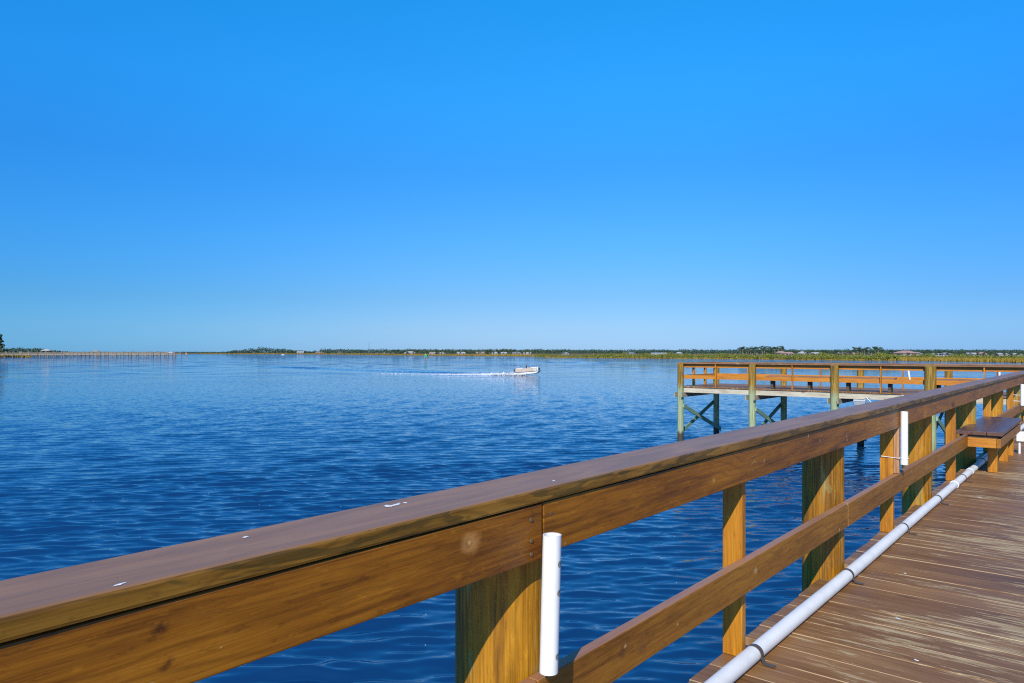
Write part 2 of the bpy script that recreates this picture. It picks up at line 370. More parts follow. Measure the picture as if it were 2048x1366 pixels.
# pilings: slightly uneven round timbers with drying checks
def pile_mesh(name, r, z0, z1, mat, parent, loc, n=40, slope=0, checks=7, rings=26):
    vs = []; fs = []; sd = random.random()*90
    ck = [(random.uniform(0, 2*math.pi), random.uniform(.002, .006)) for _ in range(checks)]
    for j in range(rings+1):
        z = z0 + (z1-z0)*j/rings
        for k in range(n):
            a = 2*math.pi*k/n
            rr = r*(1 + .018*noise.noise(Vector((math.cos(a)*1.3, math.sin(a)*1.3, z*.6+sd))) + .012*noise.noise(Vector((math.cos(a)*5, math.sin(a)*5, z*.8+sd))))
            for ca, cd in ck:
                da = abs((a-ca-.03*math.sin(z*2+ca)+math.pi) % (2*math.pi) - math.pi)
                if da < 2*math.pi/n*.6: rr -= cd
            zz = z + (slope*math.cos(a)*r if j == rings else 0)
            vs.append((rr*math.cos(a), rr*math.sin(a), zz))
    for j in range(rings):
        for k in range(n): fs.append((j*n+k, j*n+(k+1)%n, (j+1)*n+(k+1)%n, (j+1)*n+k))
    mb = MB(); mb.add(vs, fs, True); mb.add(vs[-n:], [tuple(range(n))])
    o = mb.build(name, mat, parent, recalc=False); o.location = loc; return o
for u, r in [(PILE_NEAR_START, .12)] + PILES:
    pile_mesh('piling', r, -3.4, .895, M_pile, pier, (u, DP + .002 + r, 0), 48 if u < 6 else 24)
    pile_mesh('piling', r, -3.4, -.05, M_pile, pier, (u, -1.45, 0), 16, rings=8)
# posts
def post(parent, u, D0, D1, z0, z1, w=.038, mat=None, name='rail_post'):
    mb = MB(); mb.box((-w/2, D0-(D0+D1)/2, 0), (w/2, D1-(D0+D1)/2, z1-z0))
    return mb.build(name, mat or M_post, parent, .003, (u, (D0+D1)/2, z0))
for u in POSTS: post(pier, u+.019, DP+.001, DO, .0015, .899)
post(pier, 5.735, DF+.001, DP-.001, .434, .760, .03, M_block, 'spacer_block')
# long boards; a board may bend slightly: list of (u, D)
def board(name, parent, pts, thick, z0, z1, mat, bev=.004, side=1, wav=.0):
    vs = []; fs = []; n = len(pts)
    for (u, D, dz) in pts:
        vs += [(u, D, z0+dz), (u, D+side*thick, z0+dz), (u, D+side*thick, z1+dz), (u, D, z1+dz)]
    for i in range(n-1):
        b = i*4
        for k in range(4): fs.append((b+k, b+(k+1)%4, b+4+(k+1)%4, b+4+k))
    fs += [(0,1,2,3), ((n-1)*4+3, (n-1)*4+2, (n-1)*4+1, (n-1)*4)]
    mb = MB(); mb.add(vs, fs); o = mb.build(name, mat, parent)
    bm = bmesh.new(); bm.from_mesh(o.data)
    ed = [e for e in bm.edges if len(e.link_faces) == 2 and e.calc_face_angle(0) > .5]
    bmesh.ops.bevel(bm, geom=ed, offset=bev, segments=2, profile=.5, affect='EDGES'); bm.to_mesh(o.data); bm.free()
    return o
def run(u0, u1, D0, D1=None, amp=.0025, step=.35, seed=0):
    D1 = D0 if D1 is None else D1; n = max(2, int((u1-u0)/step)); out = []
    for i in range(n+1):
        t = i/n; u = u0+(u1-u0)*t
        out.append((u, D0+(D1-D0)*t + amp*noise.noise(Vector((u*.8, seed, 0))), amp*.8*noise.noise(Vector((u*.7, seed+5, 2)))))
    return out
board('cap_rail', pier, run(-2.3, 6.24, 1.168, 1.146, .004), .192, .904, .942, M_cap, .007)
board('cap_rail', pier, run(6.244, 11.6, 1.147, 1.150, .004, seed=2), .192, .904, .942, M_cap, .006)
board('cap_rail', pier, run(11.604, 24.9, 1.150, 1.150, .004, seed=3), .192, .904, .942, M_cap, .006)
board('fascia_board', pier, run(-2.3, 1.519, 1.185, DF-.002, .0015), .038, .753, .900, M_fas, .004)
for a, b, s in ((1.526, 6.62, 1), (6.624, 9.77, 2), (9.774, 14.2, 3), (14.204, 19.4, 4), (19.404, 24.9, 5)):
    board('fascia_board', pier, run(a, b, DF, None, .0012, seed=s), .0375, .762, .901, M_fas, .004)
for a, b, s in ((-2.3, 1.50, 6), (1.504, 4.42, 7), (4.424, 8.93, 8), (11.12, 15.3, 9), (15.304, 24.9, 10)):
    board('mid_rail', pier, run(a, b, DF, None, .0012, seed=s), .0375, .296, .432, M_mid, .004)
# screws where boards end on a piling or post
def screw(u, z, D=DF):
    m = MB(); m.tube([(0, -.0012, 0), (0, .004, 0)], .005, 10); m.build('screw', M_screw, pier, 0, (u, D, z))
for u in (1.470, 1.560):
    for z in (.865, .81, .775)[:3 if u < 1.5 else 2]: screw(u, z, DF-.004 if u < 1.5 else DF)
for u in (4.385, 4.46): screw(u, .395); screw(u, .34)
for u in POSTS[:3]:
    for z in (.86, .80, .39, .34): screw(u+.02, z)
# bird droppings on the cap
def splat(u, D, z, l, w, ang, seed, parent=pier, name='dropping'):
    n = 22; vs = [(0,0,.0012)]; ca, sa = math.cos(ang), math.sin(ang)
    for k in range(n):
        a = 2*math.pi*k/n; q = 1 + .7*noise.noise(Vector((math.cos(a)*1.6+seed, math.sin(a)*1.6, seed)))
        x = l*q*math.cos(a); y = w*q*math.sin(a); vs.append((x*ca-y*sa, x*sa+y*ca, .0002))
    m = MB(); m.add(vs, [(0, 1+k, 1+(k+1)%n) for k in range(n)]); o = m.build(name, M_dropping, parent); o.location = (u, D, z); return o
splat(1.125, 1.299, .9425, .024, .0055, .25, 3); splat(1.105, 1.301, .9425, .011, .008, 1.2, 8); splat(1.155, 1.297, .9425, .005, .005, 0, 5)
splat(.467, 1.183, .9425, .010, .0035, .3, 9); splat(.742, 1.297, .9425, .008, .0035, .4, 4); splat(1.62, 1.2, .9425, .006, .004, .4, 14)
splat(3.9, .80, .003, .014, .006, 1.3, 6); splat(4.72, .93, .003, .012, .006, .6, 7)
splat(7.6, .9, .003, .02, .01, 1.0, 11); splat(3.42, .63, .003, .012, .006, 1.0, 12)

# white drain / conduit pipe strapped along the deck edge
pr = .033; PD = 1.152
pipe = empty('deck_pipe', (0,0,0), ANG, 'long white plastic pipe strapped down along the foot of the pier railing', 'pipe')
mb = MB(); pts = []
for i in range(0, 90):
    u = -2.4 + i*.3; pts.append((u, PD + .004*noise.noise(Vector((u*.5, 0, 9))), pr + .003 + .002*noise.noise(Vector((u*.6, 4, 9)))))
mb.tube(pts, pr, 28); mb.build('pipe_body', M_pipe, pipe)
for u in (1.55, 2.97, 4.35, 5.78, 7.10, 8.47, 9.9, 11.3, 12.7, 14.1, 15.5):
    mb = MB(); w = .013; seg = 16; ro = pr + .0035; vs = []; fs = []
    prof = [(PD - pr - .055, .006), (PD - pr - .012, .006)] + [(PD - ro*math.cos(a), pr + .003 + ro*math.sin(a)) for a in [(-.25 + (math.pi+.5)*k/seg) for k in range(seg+1)]] + [(PD + pr + .012, .006), (PD+pr+.035, .006)]
    for d, z in prof: vs += [(-w, d, z), (w, d, z)]
    for k in range(len(prof)-1): fs.append((2*k, 2*k+1, 2*k+3, 2*k+2))
    mb.add(vs, fs); o = mb.build('strap', M_strap, pipe, 0, (u, 0, 0))
    so = o.modifiers.new('solid', 'SOLIDIFY'); so.thickness = .002
for u0, L, rr in ((8.0, .035, .006), (8.62+.4, .12, .004)):
    mb = MB(); mb.tube([(u0-L/2, PD, pr+.003), (u0+L/2, PD, pr+.003)], pr+rr, 28); mb.build('pipe_coupling', M_pvc, pipe)

# fishing rod holders: open white tubes with cross holes
def rod_holder(u, D, z0, z1, lean_u, lean_d, label, holes=True, r=.0245, cords=(), grp='white fishing rod holder tubes on the pier railings', cordlen=.1):
    root = empty('rod_holder', Matrix.Rotation(ANG, 3, 'Z') @ Vector((u, D, z0)), ANG, label, 'rod holder', grp)
    h = z1-z0; n = 32; t = .0035; vs = []; fs = []; rows = 36
    hz = [.045, .21, .285] if holes else []
    ha = -1.42                       # direction of the drilled holes
    faces_out = []
    for j in range(rows+1):
        z = h*j/rows; ox = lean_u*j/rows; oy = lean_d*j/rows
        for k in range(n):
            a = 2*math.pi*k/n; vs.append((ox+r*math.cos(a), oy+r*math.sin(a), z))
    inn = len(vs)
    for j in range(rows+1):
        z = h*j/rows; ox = lean_u*j/rows; oy = lean_d*j/rows
        for k in range(n):
            a = 2*math.pi*k/n; vs.append((ox+(r-t)*math.cos(a), oy+(r-t)*math.sin(a), z))
    for j in range(rows):
        for k in range(n):
            fs.append((j*n+k, j*n+(k+1)%n, (j+1)*n+(k+1)%n, (j+1)*n+k))
            fs.append((inn+j*n+k, inn+(j+1)*n+k, inn+(j+1)*n+(k+1)%n, inn+j*n+(k+1)%n))
    mb = MB(); mb.add(vs, fs, True)
    for base, zz in ((0, 0), (rows*n, 1)):
        mb.add([vs[base+k] for k in range(n)] + [vs[inn+base+k] for k in range(n)], [(k, (k+1)%n, n+(k+1)%n, n+k) for k in range(n)])
    o = mb.build('tube', M_pvc, root, recalc=False)
    if holes:
        for q in hz:
            mh = MB(); c = Vector((lean_u*q/h, lean_d*q/h, q)); rad = .0088; ring = []
            for k in range(16):
                a = 2*math.pi*k/16; da = rad*math.cos(a)/r
                ring.append(c + Vector(((r+.0006)*math.cos(ha+da), (r+.0006)*math.sin(ha+da), rad*math.sin(a))))
            cc = c + Vector(((r+.0006)*math.cos(ha), (r+.0006)*math.sin(ha), 0))
            mh.add([cc]+ring, [(0, 1+k, 1+(k+1)%16) for k in range(16)]); mh.build('drill_hole', M_hole, root)
    for cz in cords:
        mc = MB(); ps = []
        for k in range(25):
            a = 2*math.pi*k/24; ps.append((lean_u*cz/h+(r+.002)*math.cos(a), lean_d*cz/h+(r+.002)*math.sin(a), cz))
        mc.tube(ps, .0022, 6, caps=False)
        mc.tube([(0, r, cz), (.02, r+.05, cz+.004), (.0, r+.05+cordlen, cz+.007)], .0022, 6)
        mc.tube([(-.02, r, cz-.001), (.0, r+.05, cz-.002), (-.02, r+.05+cordlen, cz+.007)], .0022, 6)
        mc.build('tie_cord', M_cord, root)
    return root
rod_holder(1.497, 1.125, .470, .828, .004, -.008, 'thick white tube with three drilled holes, nearest the camera on the near railing', True, .0245)
rod_holder(5.72, 1.132, .502, .880, 0, 0, 'white tube tied by cord to the railing beside a bare spacer board', False, cords=(.045,))
rod_holder(14.55, 1.13, .42, .775, 0, 0, 'white tube tied with two cords to the near railing, past the bench', False, cords=(.07,.17))

# built in bench on the near pier
def bench(name_label, M_seat, u0, u1, D0, D1, legs, apron=True):
    b = empty('bench', Matrix.Rotation(ANG, 3, 'Z') @ Vector((u0, D0, 0)), ANG, name_label, 'bench')
    L = u1-u0; W = D1-D0; nb = 3; bw = W/nb
    for i in range(nb):
        m = MB(); m.box((0, i*bw+.002, .432), (L, (i+1)*bw-.002, .47)); m.build('seat_board', M_seat, b, .003)
    m = MB(); m.box((.06, .05, .402), (L-.06, .075, .432)); m.box((.03, .05, .402), (.06, W-.03, .432)); m.box((L-.06, .05, .402), (L-.03, W-.03, .432)); m.build('seat_bearer', M_dark, b)
    m = MB(); m.box((.02, .018, .305), (L-.02, .054, .402)); m.build('apron', M_mid, b, .003)
    m = MB(); m.box((.018, .056, .303), (.054, W-.065, .401)); m.build('end_apron', M_bench_e, b, .003)
    m = MB(); m.box((L-.054, .056, .303), (L-.018, W-.065, .401)); m.build('end_apron', M_bench_e, b, .003)
    for u in legs:
        m = MB(); m.box((-.044, -.044, 0), (.044, .044, .43)); m.build('leg', M_post, b, .004, (u-u0, .125, .002))
    return b
bench('dark brown plank bench built against the near pier railing, front right', M_bench, 8.93, 11.1, .86, 1.275, (9.33, 10.33, 10.98))

# white junction box on a stub beside the bench
jb = empty('junction_box', Matrix.Rotation(ANG, 3, 'Z') @ Vector((11.27, .905, 0)), ANG, 'small white outdoor junction box on a short pipe stub at the bench end', 'electrical box')
m = MB(); m.box((-.045, -.05, .16), (.045, .03, .285)); m.build('box_body', M_white, jb, .006)
m = MB(); m.box((-.05, -.072, .155), (.05, -.052, .27)); m.build('box_cover', M_white, jb, .005)
m = MB(); m.tube([(0, .0, 0), (0, 0, .16)], .013, 14); m.build('stub_pipe', M_pvc, jb)

# ================================================================== FAR PLATFORM (same timber frame, across the end of the pier)
PU0, PU1 = 25.34, 28.57
PD0 = 12.71; BAY = 2.805
plat = empty('pier_platform', (0,0,0), ANG, 'wide wooden fishing platform on green pilings with orange railings, across the end of the pier', 'platform')
NB = 7
mb = MB()
i = 0; D = PD0 + .12
while D > PD0 - BAY*(NB-1) - .2:
    mb.box((PU0+.02, D-PITCH+.004, -.038), (PU1+.1, D, random.uniform(-.002,.001))); D -= PITCH
mb.build('deck', M_deck_far, plat)
DE = PD0 - BAY*(NB-1) - .2
m = MB(); m.box((PU0+.06, DE, -.235), (PU0+.10, PD0+.1, -.040)); m.build('rim_joist', M_rim, plat)
m = MB(); m.box((PU1, DE, -.235), (PU1+.04, PD0+.1, -.040)); m.build('rim_joist', M_rim, plat)
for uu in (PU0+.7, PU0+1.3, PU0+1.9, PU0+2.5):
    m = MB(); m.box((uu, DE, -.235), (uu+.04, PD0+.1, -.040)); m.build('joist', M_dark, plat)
for i in range(NB):
    D = PD0 - i*BAY
    r = (.122, .128, .135, .168, .14, .13, .13)[i]
    pile_mesh('piling', r, -3.4, .885, M_fpile, plat, (PU0, D, 0), 20, slope=.28, rings=12)
    pile_mesh('piling', .12, -3.4, .885, M_fpile, plat, (PU1+.02, D, 0), 16, slope=-.1, rings=12)
    for s in (-1, 1):
        m = MB(); m.box((PU0-.22, D+s*(r+.022)-.019, -.41), (PU1+.25, D+s*(r+.022)+.019, -.238)); m.build('cross_beam', M_beam, plat)
    for s, (za, zb) in ((-1, (-.74, -1.92)), (1, (-1.92, -.74))):
        m = MB(); yy = D + s*(r+.015)
        m.bar((PU0-.02, yy, za), (PU1+.16, yy, zb), .04, .145); m.build('cross_brace', M_brace, plat)
# rails of the platform
def prail_D(u, side, Da, Db, gap=None):           # rail running across (along D); side +1: boards on the +u side of the posts
    m = MB(); m.box((min(u-.05*side, u+.18*side), Db, .862), (max(u-.05*side, u+.18*side), Da, .90)); m.build('cap_rail', M_rcap, plat, .005)
    a, b = sorted((u+.078*side, u+.116*side))
    D = Da
    while D > Db + .5:
        e = max(Db, D - 2*BAY)
        m = MB(); m.box((a, e+.003, .722), (b, D-.003, .860)); m.build('fascia_board', M_rfas, plat, .003)
        m = MB(); m.box((a, e+.003, .292), (b, D-.003, .43)); m.build('mid_rail', M_rfas, plat, .003)
        D = e
prail_D(PU0+.03, 1, PD0+.02, 1.55); prail_D(PU0+.03, 1, -1.5, DE)
prail_D(PU1-.03, -1, PD0+.02, DE)
m = MB(); m.box((PU0-.02, PD0-.03, .864), (PU1+.06, PD0+.15, .902)); m.build('cap_rail', M_rfax, plat, .005)
m = MB(); m.box((PU0+.12, PD0-.045, .724), (PU1-.12, PD0-.01, .861)); m.build('fascia_board', M_rfax, plat, .003)
m = MB(); m.box((PU0+.12, PD0-.045, .292), (PU1-.12, PD0-.01, .43)); m.build('mid_rail', M_rfax, plat, .003)
for i in range(NB-1):
    D = PD0 - (i+.5)*BAY
    if not (-1.6 < D < 1.5): post(plat, PU0+.05, D-.019, D+.019, -.03, .862, .089)
    post(plat, PU1-.05, D-.019, D+.019, -.03, .862, .089)
for u in (26.55, 27.6): post(plat, u, PD0-.008, PD0+.08, .0, .864, .089)
# benches on the platform, set against its near rail
def pbench(Da, Db, legs, label):
    b = empty('bench', Matrix.Rotation(ANG, 3, 'Z') @ Vector((PU0+.2, Da, 0)), ANG, label, 'bench')
    for i in range(3):
        m = MB(); m.box((i*.145, Db-Da, .425), (i*.145+.14, 0, .462)); m.build('seat_board', M_rcap, b, .003)
    m = MB(); m.box((.04, Db-Da+.02, .32), (.075, -.02, .424)); m.box((.35, Db-Da+.02, .32), (.385, -.02, .424)); m.build('apron', M_rfas, b)
    for d in legs:
        m = MB(); m.box((.08, -.044, 0), (.345, .044, .32)); m.build('leg', M_dark, b, 0, (0, d-Da, .002))
pbench(9.5, 5.35, (9.31, 8.02, 6.77, 5.5), 'long orange brown bench behind the rail of the far platform, left of the thickest piling')
pbench(4.25, 1.9, (4.13, 3.0, 2.05), 'orange brown bench on the far platform, starting right of the thickest piling')
for Dh, lb, ln in ((5.45, 'short leaning white tube on the back rail of the far platform, left one', .05), (2.82, 'short white tube on the back rail of the far platform, right one', 0)):
    rod_holder(PU1-.16, Dh, .34, .72, 0, ln, lb, False, .03)
# grey box with a white cable hanging under the platform edge
ub = empty('utility_box', Matrix.Rotation(ANG, 3, 'Z') @ Vector((PU0-.02, 6.30, -.2)), ANG, 'grey utility box fixed under the platform edge beside the third piling', 'electrical box')
m = MB(); m.box((-.10, -.17, -.22), (.06, .17, -.05)); m.build('box_body', plain('grey_box_paint', (.30,.32,.33), .5), ub, .008)
m = MB(); m.box((-.115, -.18, -.10), (-.10, .18, -.04)); m.build('box_lid', plain('pale_box_lid', (.5,.52,.53), .5), ub, .004)
cb = MB(); ps = []
for k in range(30):
    t = k/29; ps.append((PU0-.07, 6.10 - 1.15*t, -.16 - .42*math.sin(math.pi*min(1, t*1.05))**1.0*(1-.35*t)))
cb.tube(ps, .011, 8); cable = cb.build('hanging_cable', M_cord); cable.rotation_euler = (0,0,ANG)
prop(cable, 'white cable sagging in a loop below the edge of the far platform', 'cable')
m = MB(); m.tube([(0,0,0), (-.05,0,0)], .05, 14); fl = m.build('deck_light', M_white); fl.location = Matrix.Rotation(ANG,3,'Z') @ Vector((PU0+.05, 5.05, -.10)); fl.rotation_euler = (0,0,ANG)
prop(fl, 'small round white light on the pale rim of the far platform', 'light')

# ================================================================== WATER
def water_mat():
    k = NT('bay_water'); g = k.n('ShaderNodeNewGeometry'); geo = g.outputs['Position']
    cd = k.n('ShaderNodeVectorMath', {0: geo}, operation='LENGTH').outputs['Value']
    far = k.step(cd, 7, 45); vfar = k.step(cd, 70, 210)
    def slopes(scale, det, rough, ys=1.9):
        v = k.n('ShaderNodeMapping', {'Vector': geo, 'Rotation': (0, 0, R(-5)), 'Scale': (scale, scale*ys, scale)}).outputs[0]
        c = k.n('ShaderNodeTexNoise', {'Vector': v, 'Scale': 1.0, 'Detail': det, 'Roughness': rough, 'Distortion': .15}).outputs[1]
        return k.n('ShaderNodeVectorMath', {0: c, 1: (.5, .5, .5)}, operation='SUBTRACT').outputs[0]
    fine = slopes(5.5, 3, .6, 1.8); mid = slopes(2.1, 4, .62, 2.0); lng = slopes(.12, 5, .68, 4.5)
    # wind patches and slicks, drawn out across the wind
    p1 = k.noise(k.scaled(geo, (.010, .045, 1)), 1, 4, .6, .4); p2 = k.noise(k.scaled(geo, (.07, .16, 1)), 1, 3, .6)
    gust = k.step(k.math('ADD', k.math('MULTIPLY', p1, .75), k.math('MULTIPLY', p2, .25)), .40, .60)
    a1 = k.math('ADD', .22, k.math('MULTIPLY', far, .14))
    a2 = k.math('MULTIPLY', far, k.math('ADD', .44, k.math('MULTIPLY', gust, .22)))
    a3 = k.math('MULTIPLY', vfar, k.math('ADD', 1.1, k.math('MULTIPLY', gust, 2.4)))
    def sc_(v, a): return k.n('ShaderNodeVectorMath', {0: v, 'Scale': a}, operation='SCALE').outputs[0]
    sm = k.n('ShaderNodeVectorMath', {0: sc_(fine, a1), 1: sc_(mid, a2)}, operation='ADD').outputs[0]
    sm = k.n('ShaderNodeVectorMath', {0: sm, 1: sc_(lng, a3)}, operation='ADD').outputs[0]
    sm = k.n('ShaderNodeVectorMath', {0: sm, 1: (.6, 1.0, 0.0)}, operation='MULTIPLY').outputs[0]
    nn = k.n('ShaderNodeVectorMath', {0: g.outputs['Normal'], 1: sm}, operation='ADD').outputs[0]
    nn = k.n('ShaderNodeVectorMath', {0: nn}, operation='NORMALIZE').outputs[0]
    k.t.links.new(nn, k.p.inputs['Normal'])
    k.set(Base_Color=(.004,.032,.098), Roughness=.04, IOR=1.52, Specular_IOR_Level=.5)
    return k.m
def build_water():
    az = np.concatenate([np.linspace(-44, 44, 1100), np.linspace(46, 314, 70)[1:-1]]) * math.pi/180
    rr = [3.0]
    while rr[-1] < 22: rr.append(rr[-1] + .031)
    while rr[-1] < 120: rr.append(rr[-1]*1.0030)
    while rr[-1] < 600: rr.append(rr[-1]*1.012)
    while rr[-1] < 40000: rr.append(rr[-1]*1.12)
    rr = np.array(rr); nr, na = len(rr), len(az)
    A, Rr = np.meshgrid(az, rr); X = Rr*np.sin(A); Y = Rr*np.cos(A)
    step = np.gradient(rr)[:, None] * np.ones_like(A)
    rng = np.random.RandomState(3); H = np.zeros_like(X)
    for i in range(64):
        lam = .17*(.46/.17)**rng.rand() if i < 32 else (rng.uniform(.45, .8) if i < 46 else rng.uniform(.9, 3.0))
        th = rng.normal(R(93), R(15)); kk = 2*math.pi/lam
        amp = .0062*(lam/.6)**.95 if i < 46 else .0016
        att = np.clip((lam/3.2 - step)/(lam/6), 0, 1)
        H += att*amp*np.sin(kk*(X*math.cos(th)+Y*math.sin(th)) + rng.rand()*6.28 + .5*np.sin(X*.31+i)+.5*np.sin(Y*.23+i*2))*.55
    H = H + 9.0*np.clip(H, 0, None)**2
    # long swell lines of the boat's wake, spreading away behind it
    def ridge(x0, y0, x1, y1, amp, w, grow=1.0):
        dx, dy = x1-x0, y1-y0; L = math.hypot(dx, dy); ux, uy = dx/L, dy/L
        s = (X-x0)*ux+(Y-y0)*uy; q = -(X-x0)*uy+(Y-y0)*ux
        m = (s > 0) & (s < L); ww = w*(1+grow*s/L)
        return np.where(m, amp*np.exp(-(q/ww)**2)*np.cos(q/ww*2.2)*np.clip(s/4, 0, 1)*np.clip((L-s)/30, 0, 1), 0)
    H += ridge(.5, 104.5, -75, 190, .15, .8, 1.2) + ridge(.5, 106, -60, 212, .10, 1.0, 2.0)
    H += ridge(-20, 260, 60, 225, .14, 3, .5)*1.0
    co = np.stack([X, Y, WZ + H], -1).reshape(-1, 3)
    co = np.concatenate([co, [[0, 0, WZ]]]); ctr = len(co)-1
    j = np.arange(nr-1)[:, None]; k = np.arange(na)[None, :]; k2 = (k+1) % na
    q = np.stack([j*na+k, (j+1)*na+k, (j+1)*na+k2, j*na+k2], -1).reshape(-1, 4)[:, ::-1]
    tri = np.stack([np.full(na, ctr), np.arange(na), (np.arange(na)+1) % na], -1)[:, ::-1]
    me = bpy.data.meshes.new('water'); me.vertices.add(len(co)); me.vertices.foreach_set('co', co.astype(np.float32).ravel())
    nl = q.size + tri.size; me.loops.add(nl); me.loops.foreach_set('vertex_index', np.concatenate([q.ravel(), tri.ravel()]).astype(np.int32))
    npoly = len(q)+len(tri); me.polygons.add(npoly)
    starts = np.concatenate([np.arange(len(q))*4, q.size + np.arange(len(tri))*3]).astype(np.int32)
    me.polygons.foreach_set('loop_start', starts)
    me.polygons.foreach_set('use_smooth', np.ones(npoly, dtype=bool))
    me.update(calc_edges=True); me.validate()
    o = bpy.data.objects.new('water', me); col.objects.link(o); me.materials.append(water_mat()); return prop(o, kind='structure')
water = build_water()

# ================================================================== LAND
SHORE = [(-200, 470), (-60, 468), (60, 468), (66, 700), (300, 1300), (400, 1400), (640, 1150), (800, 760), (1000, 620), (1075, 560), (1095, 450), (1300, 385), (1500, 350), (1700, 300), (1800, 285), (1900, 262), (2048, 232), (2400, 190), (3200, 150)]
def shore_z(x):
    for (a, za), (b, zb) in zip(SHORE, SHORE[1:]):
        if a <= x <= b: return za + (zb-za)*(x-a)/(b-a)
    return SHORE[-1][1]
def grass_mat(name, a, b):
    k = NT(name); co = k.n('ShaderNodeNewGeometry').outputs['Position']
    n = k.noise(k.scaled(co, (.05,.02,.5)), 1, 5, .7); n2 = k.noise(co, 1.2, 3)
    k.set(Base_Color=k.mix(k.math('ADD', k.math('MULTIPLY', n, .7), k.math('MULTIPLY', n2, .3)), a, b), Roughness=.9, Specular_IOR_Level=.1); return k.m
M_mud = grass_mat('marsh_soil', (.10,.075,.03), (.24,.17,.06))
M_grass = grass_mat('marsh_grass_blades', (.15,.12,.02), (.40,.26,.045))
def leaf_mat(name, a, b):
    k = NT(name); isl = k.n('ShaderNodeNewGeometry').outputs['Random Per Island']
    rnd = k.n('ShaderNodeObjectInfo').outputs['Random']
    c = k.mix(k.math('ADD', k.math('MULTIPLY', isl, .7), k.math('MULTIPLY', rnd, .3)), a, b)
    k.set(Base_Color=c, Roughness=.7, Specular_IOR_Level=.25); return k.m
M_shrub = leaf_mat('shrub_leaves', (.085,.105,.014), (.28,.29,.05))
M_tree = leaf_mat('tree_leaves', (.022,.045,.022), (.085,.13,.055))
M_pine = leaf_mat('pine_needles', (.018,.040,.022), (.07,.12,.055))
M_wood_far = leaf_mat('distant_tree_leaves', (.025,.055,.045), (.075,.125,.09))
M_bark = plain('tree_bark', (.13,.10,.075), .9)
M_bark2 = plain('grey_tree_bark', (.26,.23,.20), .9)

vs = []; fs = []
xs = sorted(set([x for x, _ in SHORE] + list(range(-200, 3200, 40))))
for x in xs:
    Z = shore_z(x); Z += 1.2*noise.noise(Vector((x*.05, 0, 0)))*(Z/300)
    for mlt, hz in ((1.0, -.12), (1.006, .10), (1.03, .25), (1.25, .45), (2.2, .7), (6, 1.2), (20, 1.5)):
        vs.append((px(x, Z*mlt), Z*mlt, WZ+hz))
n7 = 7
for i in range(len(xs)-1):
    for j in range(n7-1): fs.append((i*n7+j, (i+1)*n7+j, (i+1)*n7+j+1, i*n7+j+1))
m = MB(); m.add(vs, fs, True); o = m.build('marsh_ground', M_mud); prop(o, kind='structure')

def tuft(mb, x, y, z, h, w, n=5):
    for _ in range(n):
        a = random.uniform(0, math.pi); dx, dy = math.cos(a)*w*.5, math.sin(a)*w*.5
        ox, oy = random.uniform(-w, w), random.uniform(-w, w); lx, ly = random.uniform(-.3, .3)*h, random.uniform(-.3, .3)*h
        hh = h*random.uniform(.6, 1.1)
        mb.add([(x+ox-dx, y+oy-dy, z), (x+ox+dx, y+oy+dy, z), (x+ox+dx*.5+lx, y+oy+dy*.5+ly, z+hh), (x+ox-dx*.5+lx, y+oy-dy*.5+ly, z+hh)], [(0,1,2,3)])
mb = MB()
def grass_band(x0, x1, m0, m1, n, h):
    for _ in range(n):
        x = random.uniform(x0, x1); Z = shore_z(x)*random.uniform(m0, m1)
        tuft(mb, px(x, Z), Z, WZ+.05, h*random.uniform(.7, 1.2), .5, 4)
grass_band(1770, 2120, 1.003, 1.30, 5200, .9)
grass_band(1095, 1770, 1.001, 1.02, 900, .55)
grass_band(780, 1095, 1.003, 1.35, 4200, 1.0)
grass_band(400, 790, 1.0, 1.15, 3000, 1.6)
grass_band(-60, 62, 1.0, 1.4, 2600, 1.2)
g = mb.build('marsh_grass', M_grass, recalc=False); prop(g, kind='stuff')
g['label'] = 'orange and olive marsh grass growing along the far shore'

def clump(mb, x, y, z, s, n=1):
    for _ in range(n):
        nx, ny, nz = random.gauss(0,1), random.gauss(0,1)-.3, random.gauss(0,1)+.5
        nrm = Vector((nx, ny, nz)).normalized(); t = nrm.orthogonal().normalized(); b = nrm.cross(t)
        a = random.uniform(0, 6.28); t, b = t*math.cos(a)+b*math.sin(a), b*math.cos(a)-t*math.sin(a)
        p = Vector((x, y, z)); q = s*random.uniform(.6, 1.3)
        mb.add([p-t*q*.5, p+b*q*.32, p+t*q*.5, p-b*q*.32], [(0,1,2,3)])
# low green thicket along the water
mb = MB()
def thicket(x0, x1, zf, depth, hf, n, s):
    for _ in range(n):
        x = random.uniform(x0, x1); Z0 = zf(x); dq = random.random()**1.3*depth; Z = Z0+dq
        h = hf(x)*(0.55+.75*max(0, noise.noise(Vector((px(x, Z)*.16, Z*.16, 3)))+.35))
        h *= min(1, .5+dq/3)
        z = WZ + h*math.sqrt(random.uniform(.02, 1.0))
        clump(mb, px(x, Z), Z, z, s)
thicket(1185, 1800, lambda x: shore_z(x)*1.006, 14, lambda x: 2.55, 26000, .55)
thicket(1128, 1200, lambda x: shore_z(x)*1.02, 16, lambda x: 1.5, 2500, .62)
thicket(1800, 2130, lambda x: shore_z(x)*1.24, 14, lambda x: 2.15, 11000, .5)
thicket(1070, 1130, lambda x: 480, 14, lambda x: 2.0, 1400, .6)
o = mb.build('shoreline_thicket', M_shrub, recalc=False); prop(o, kind='stuff'); o['label'] = 'dense low green mangrove thicket along the far bank'
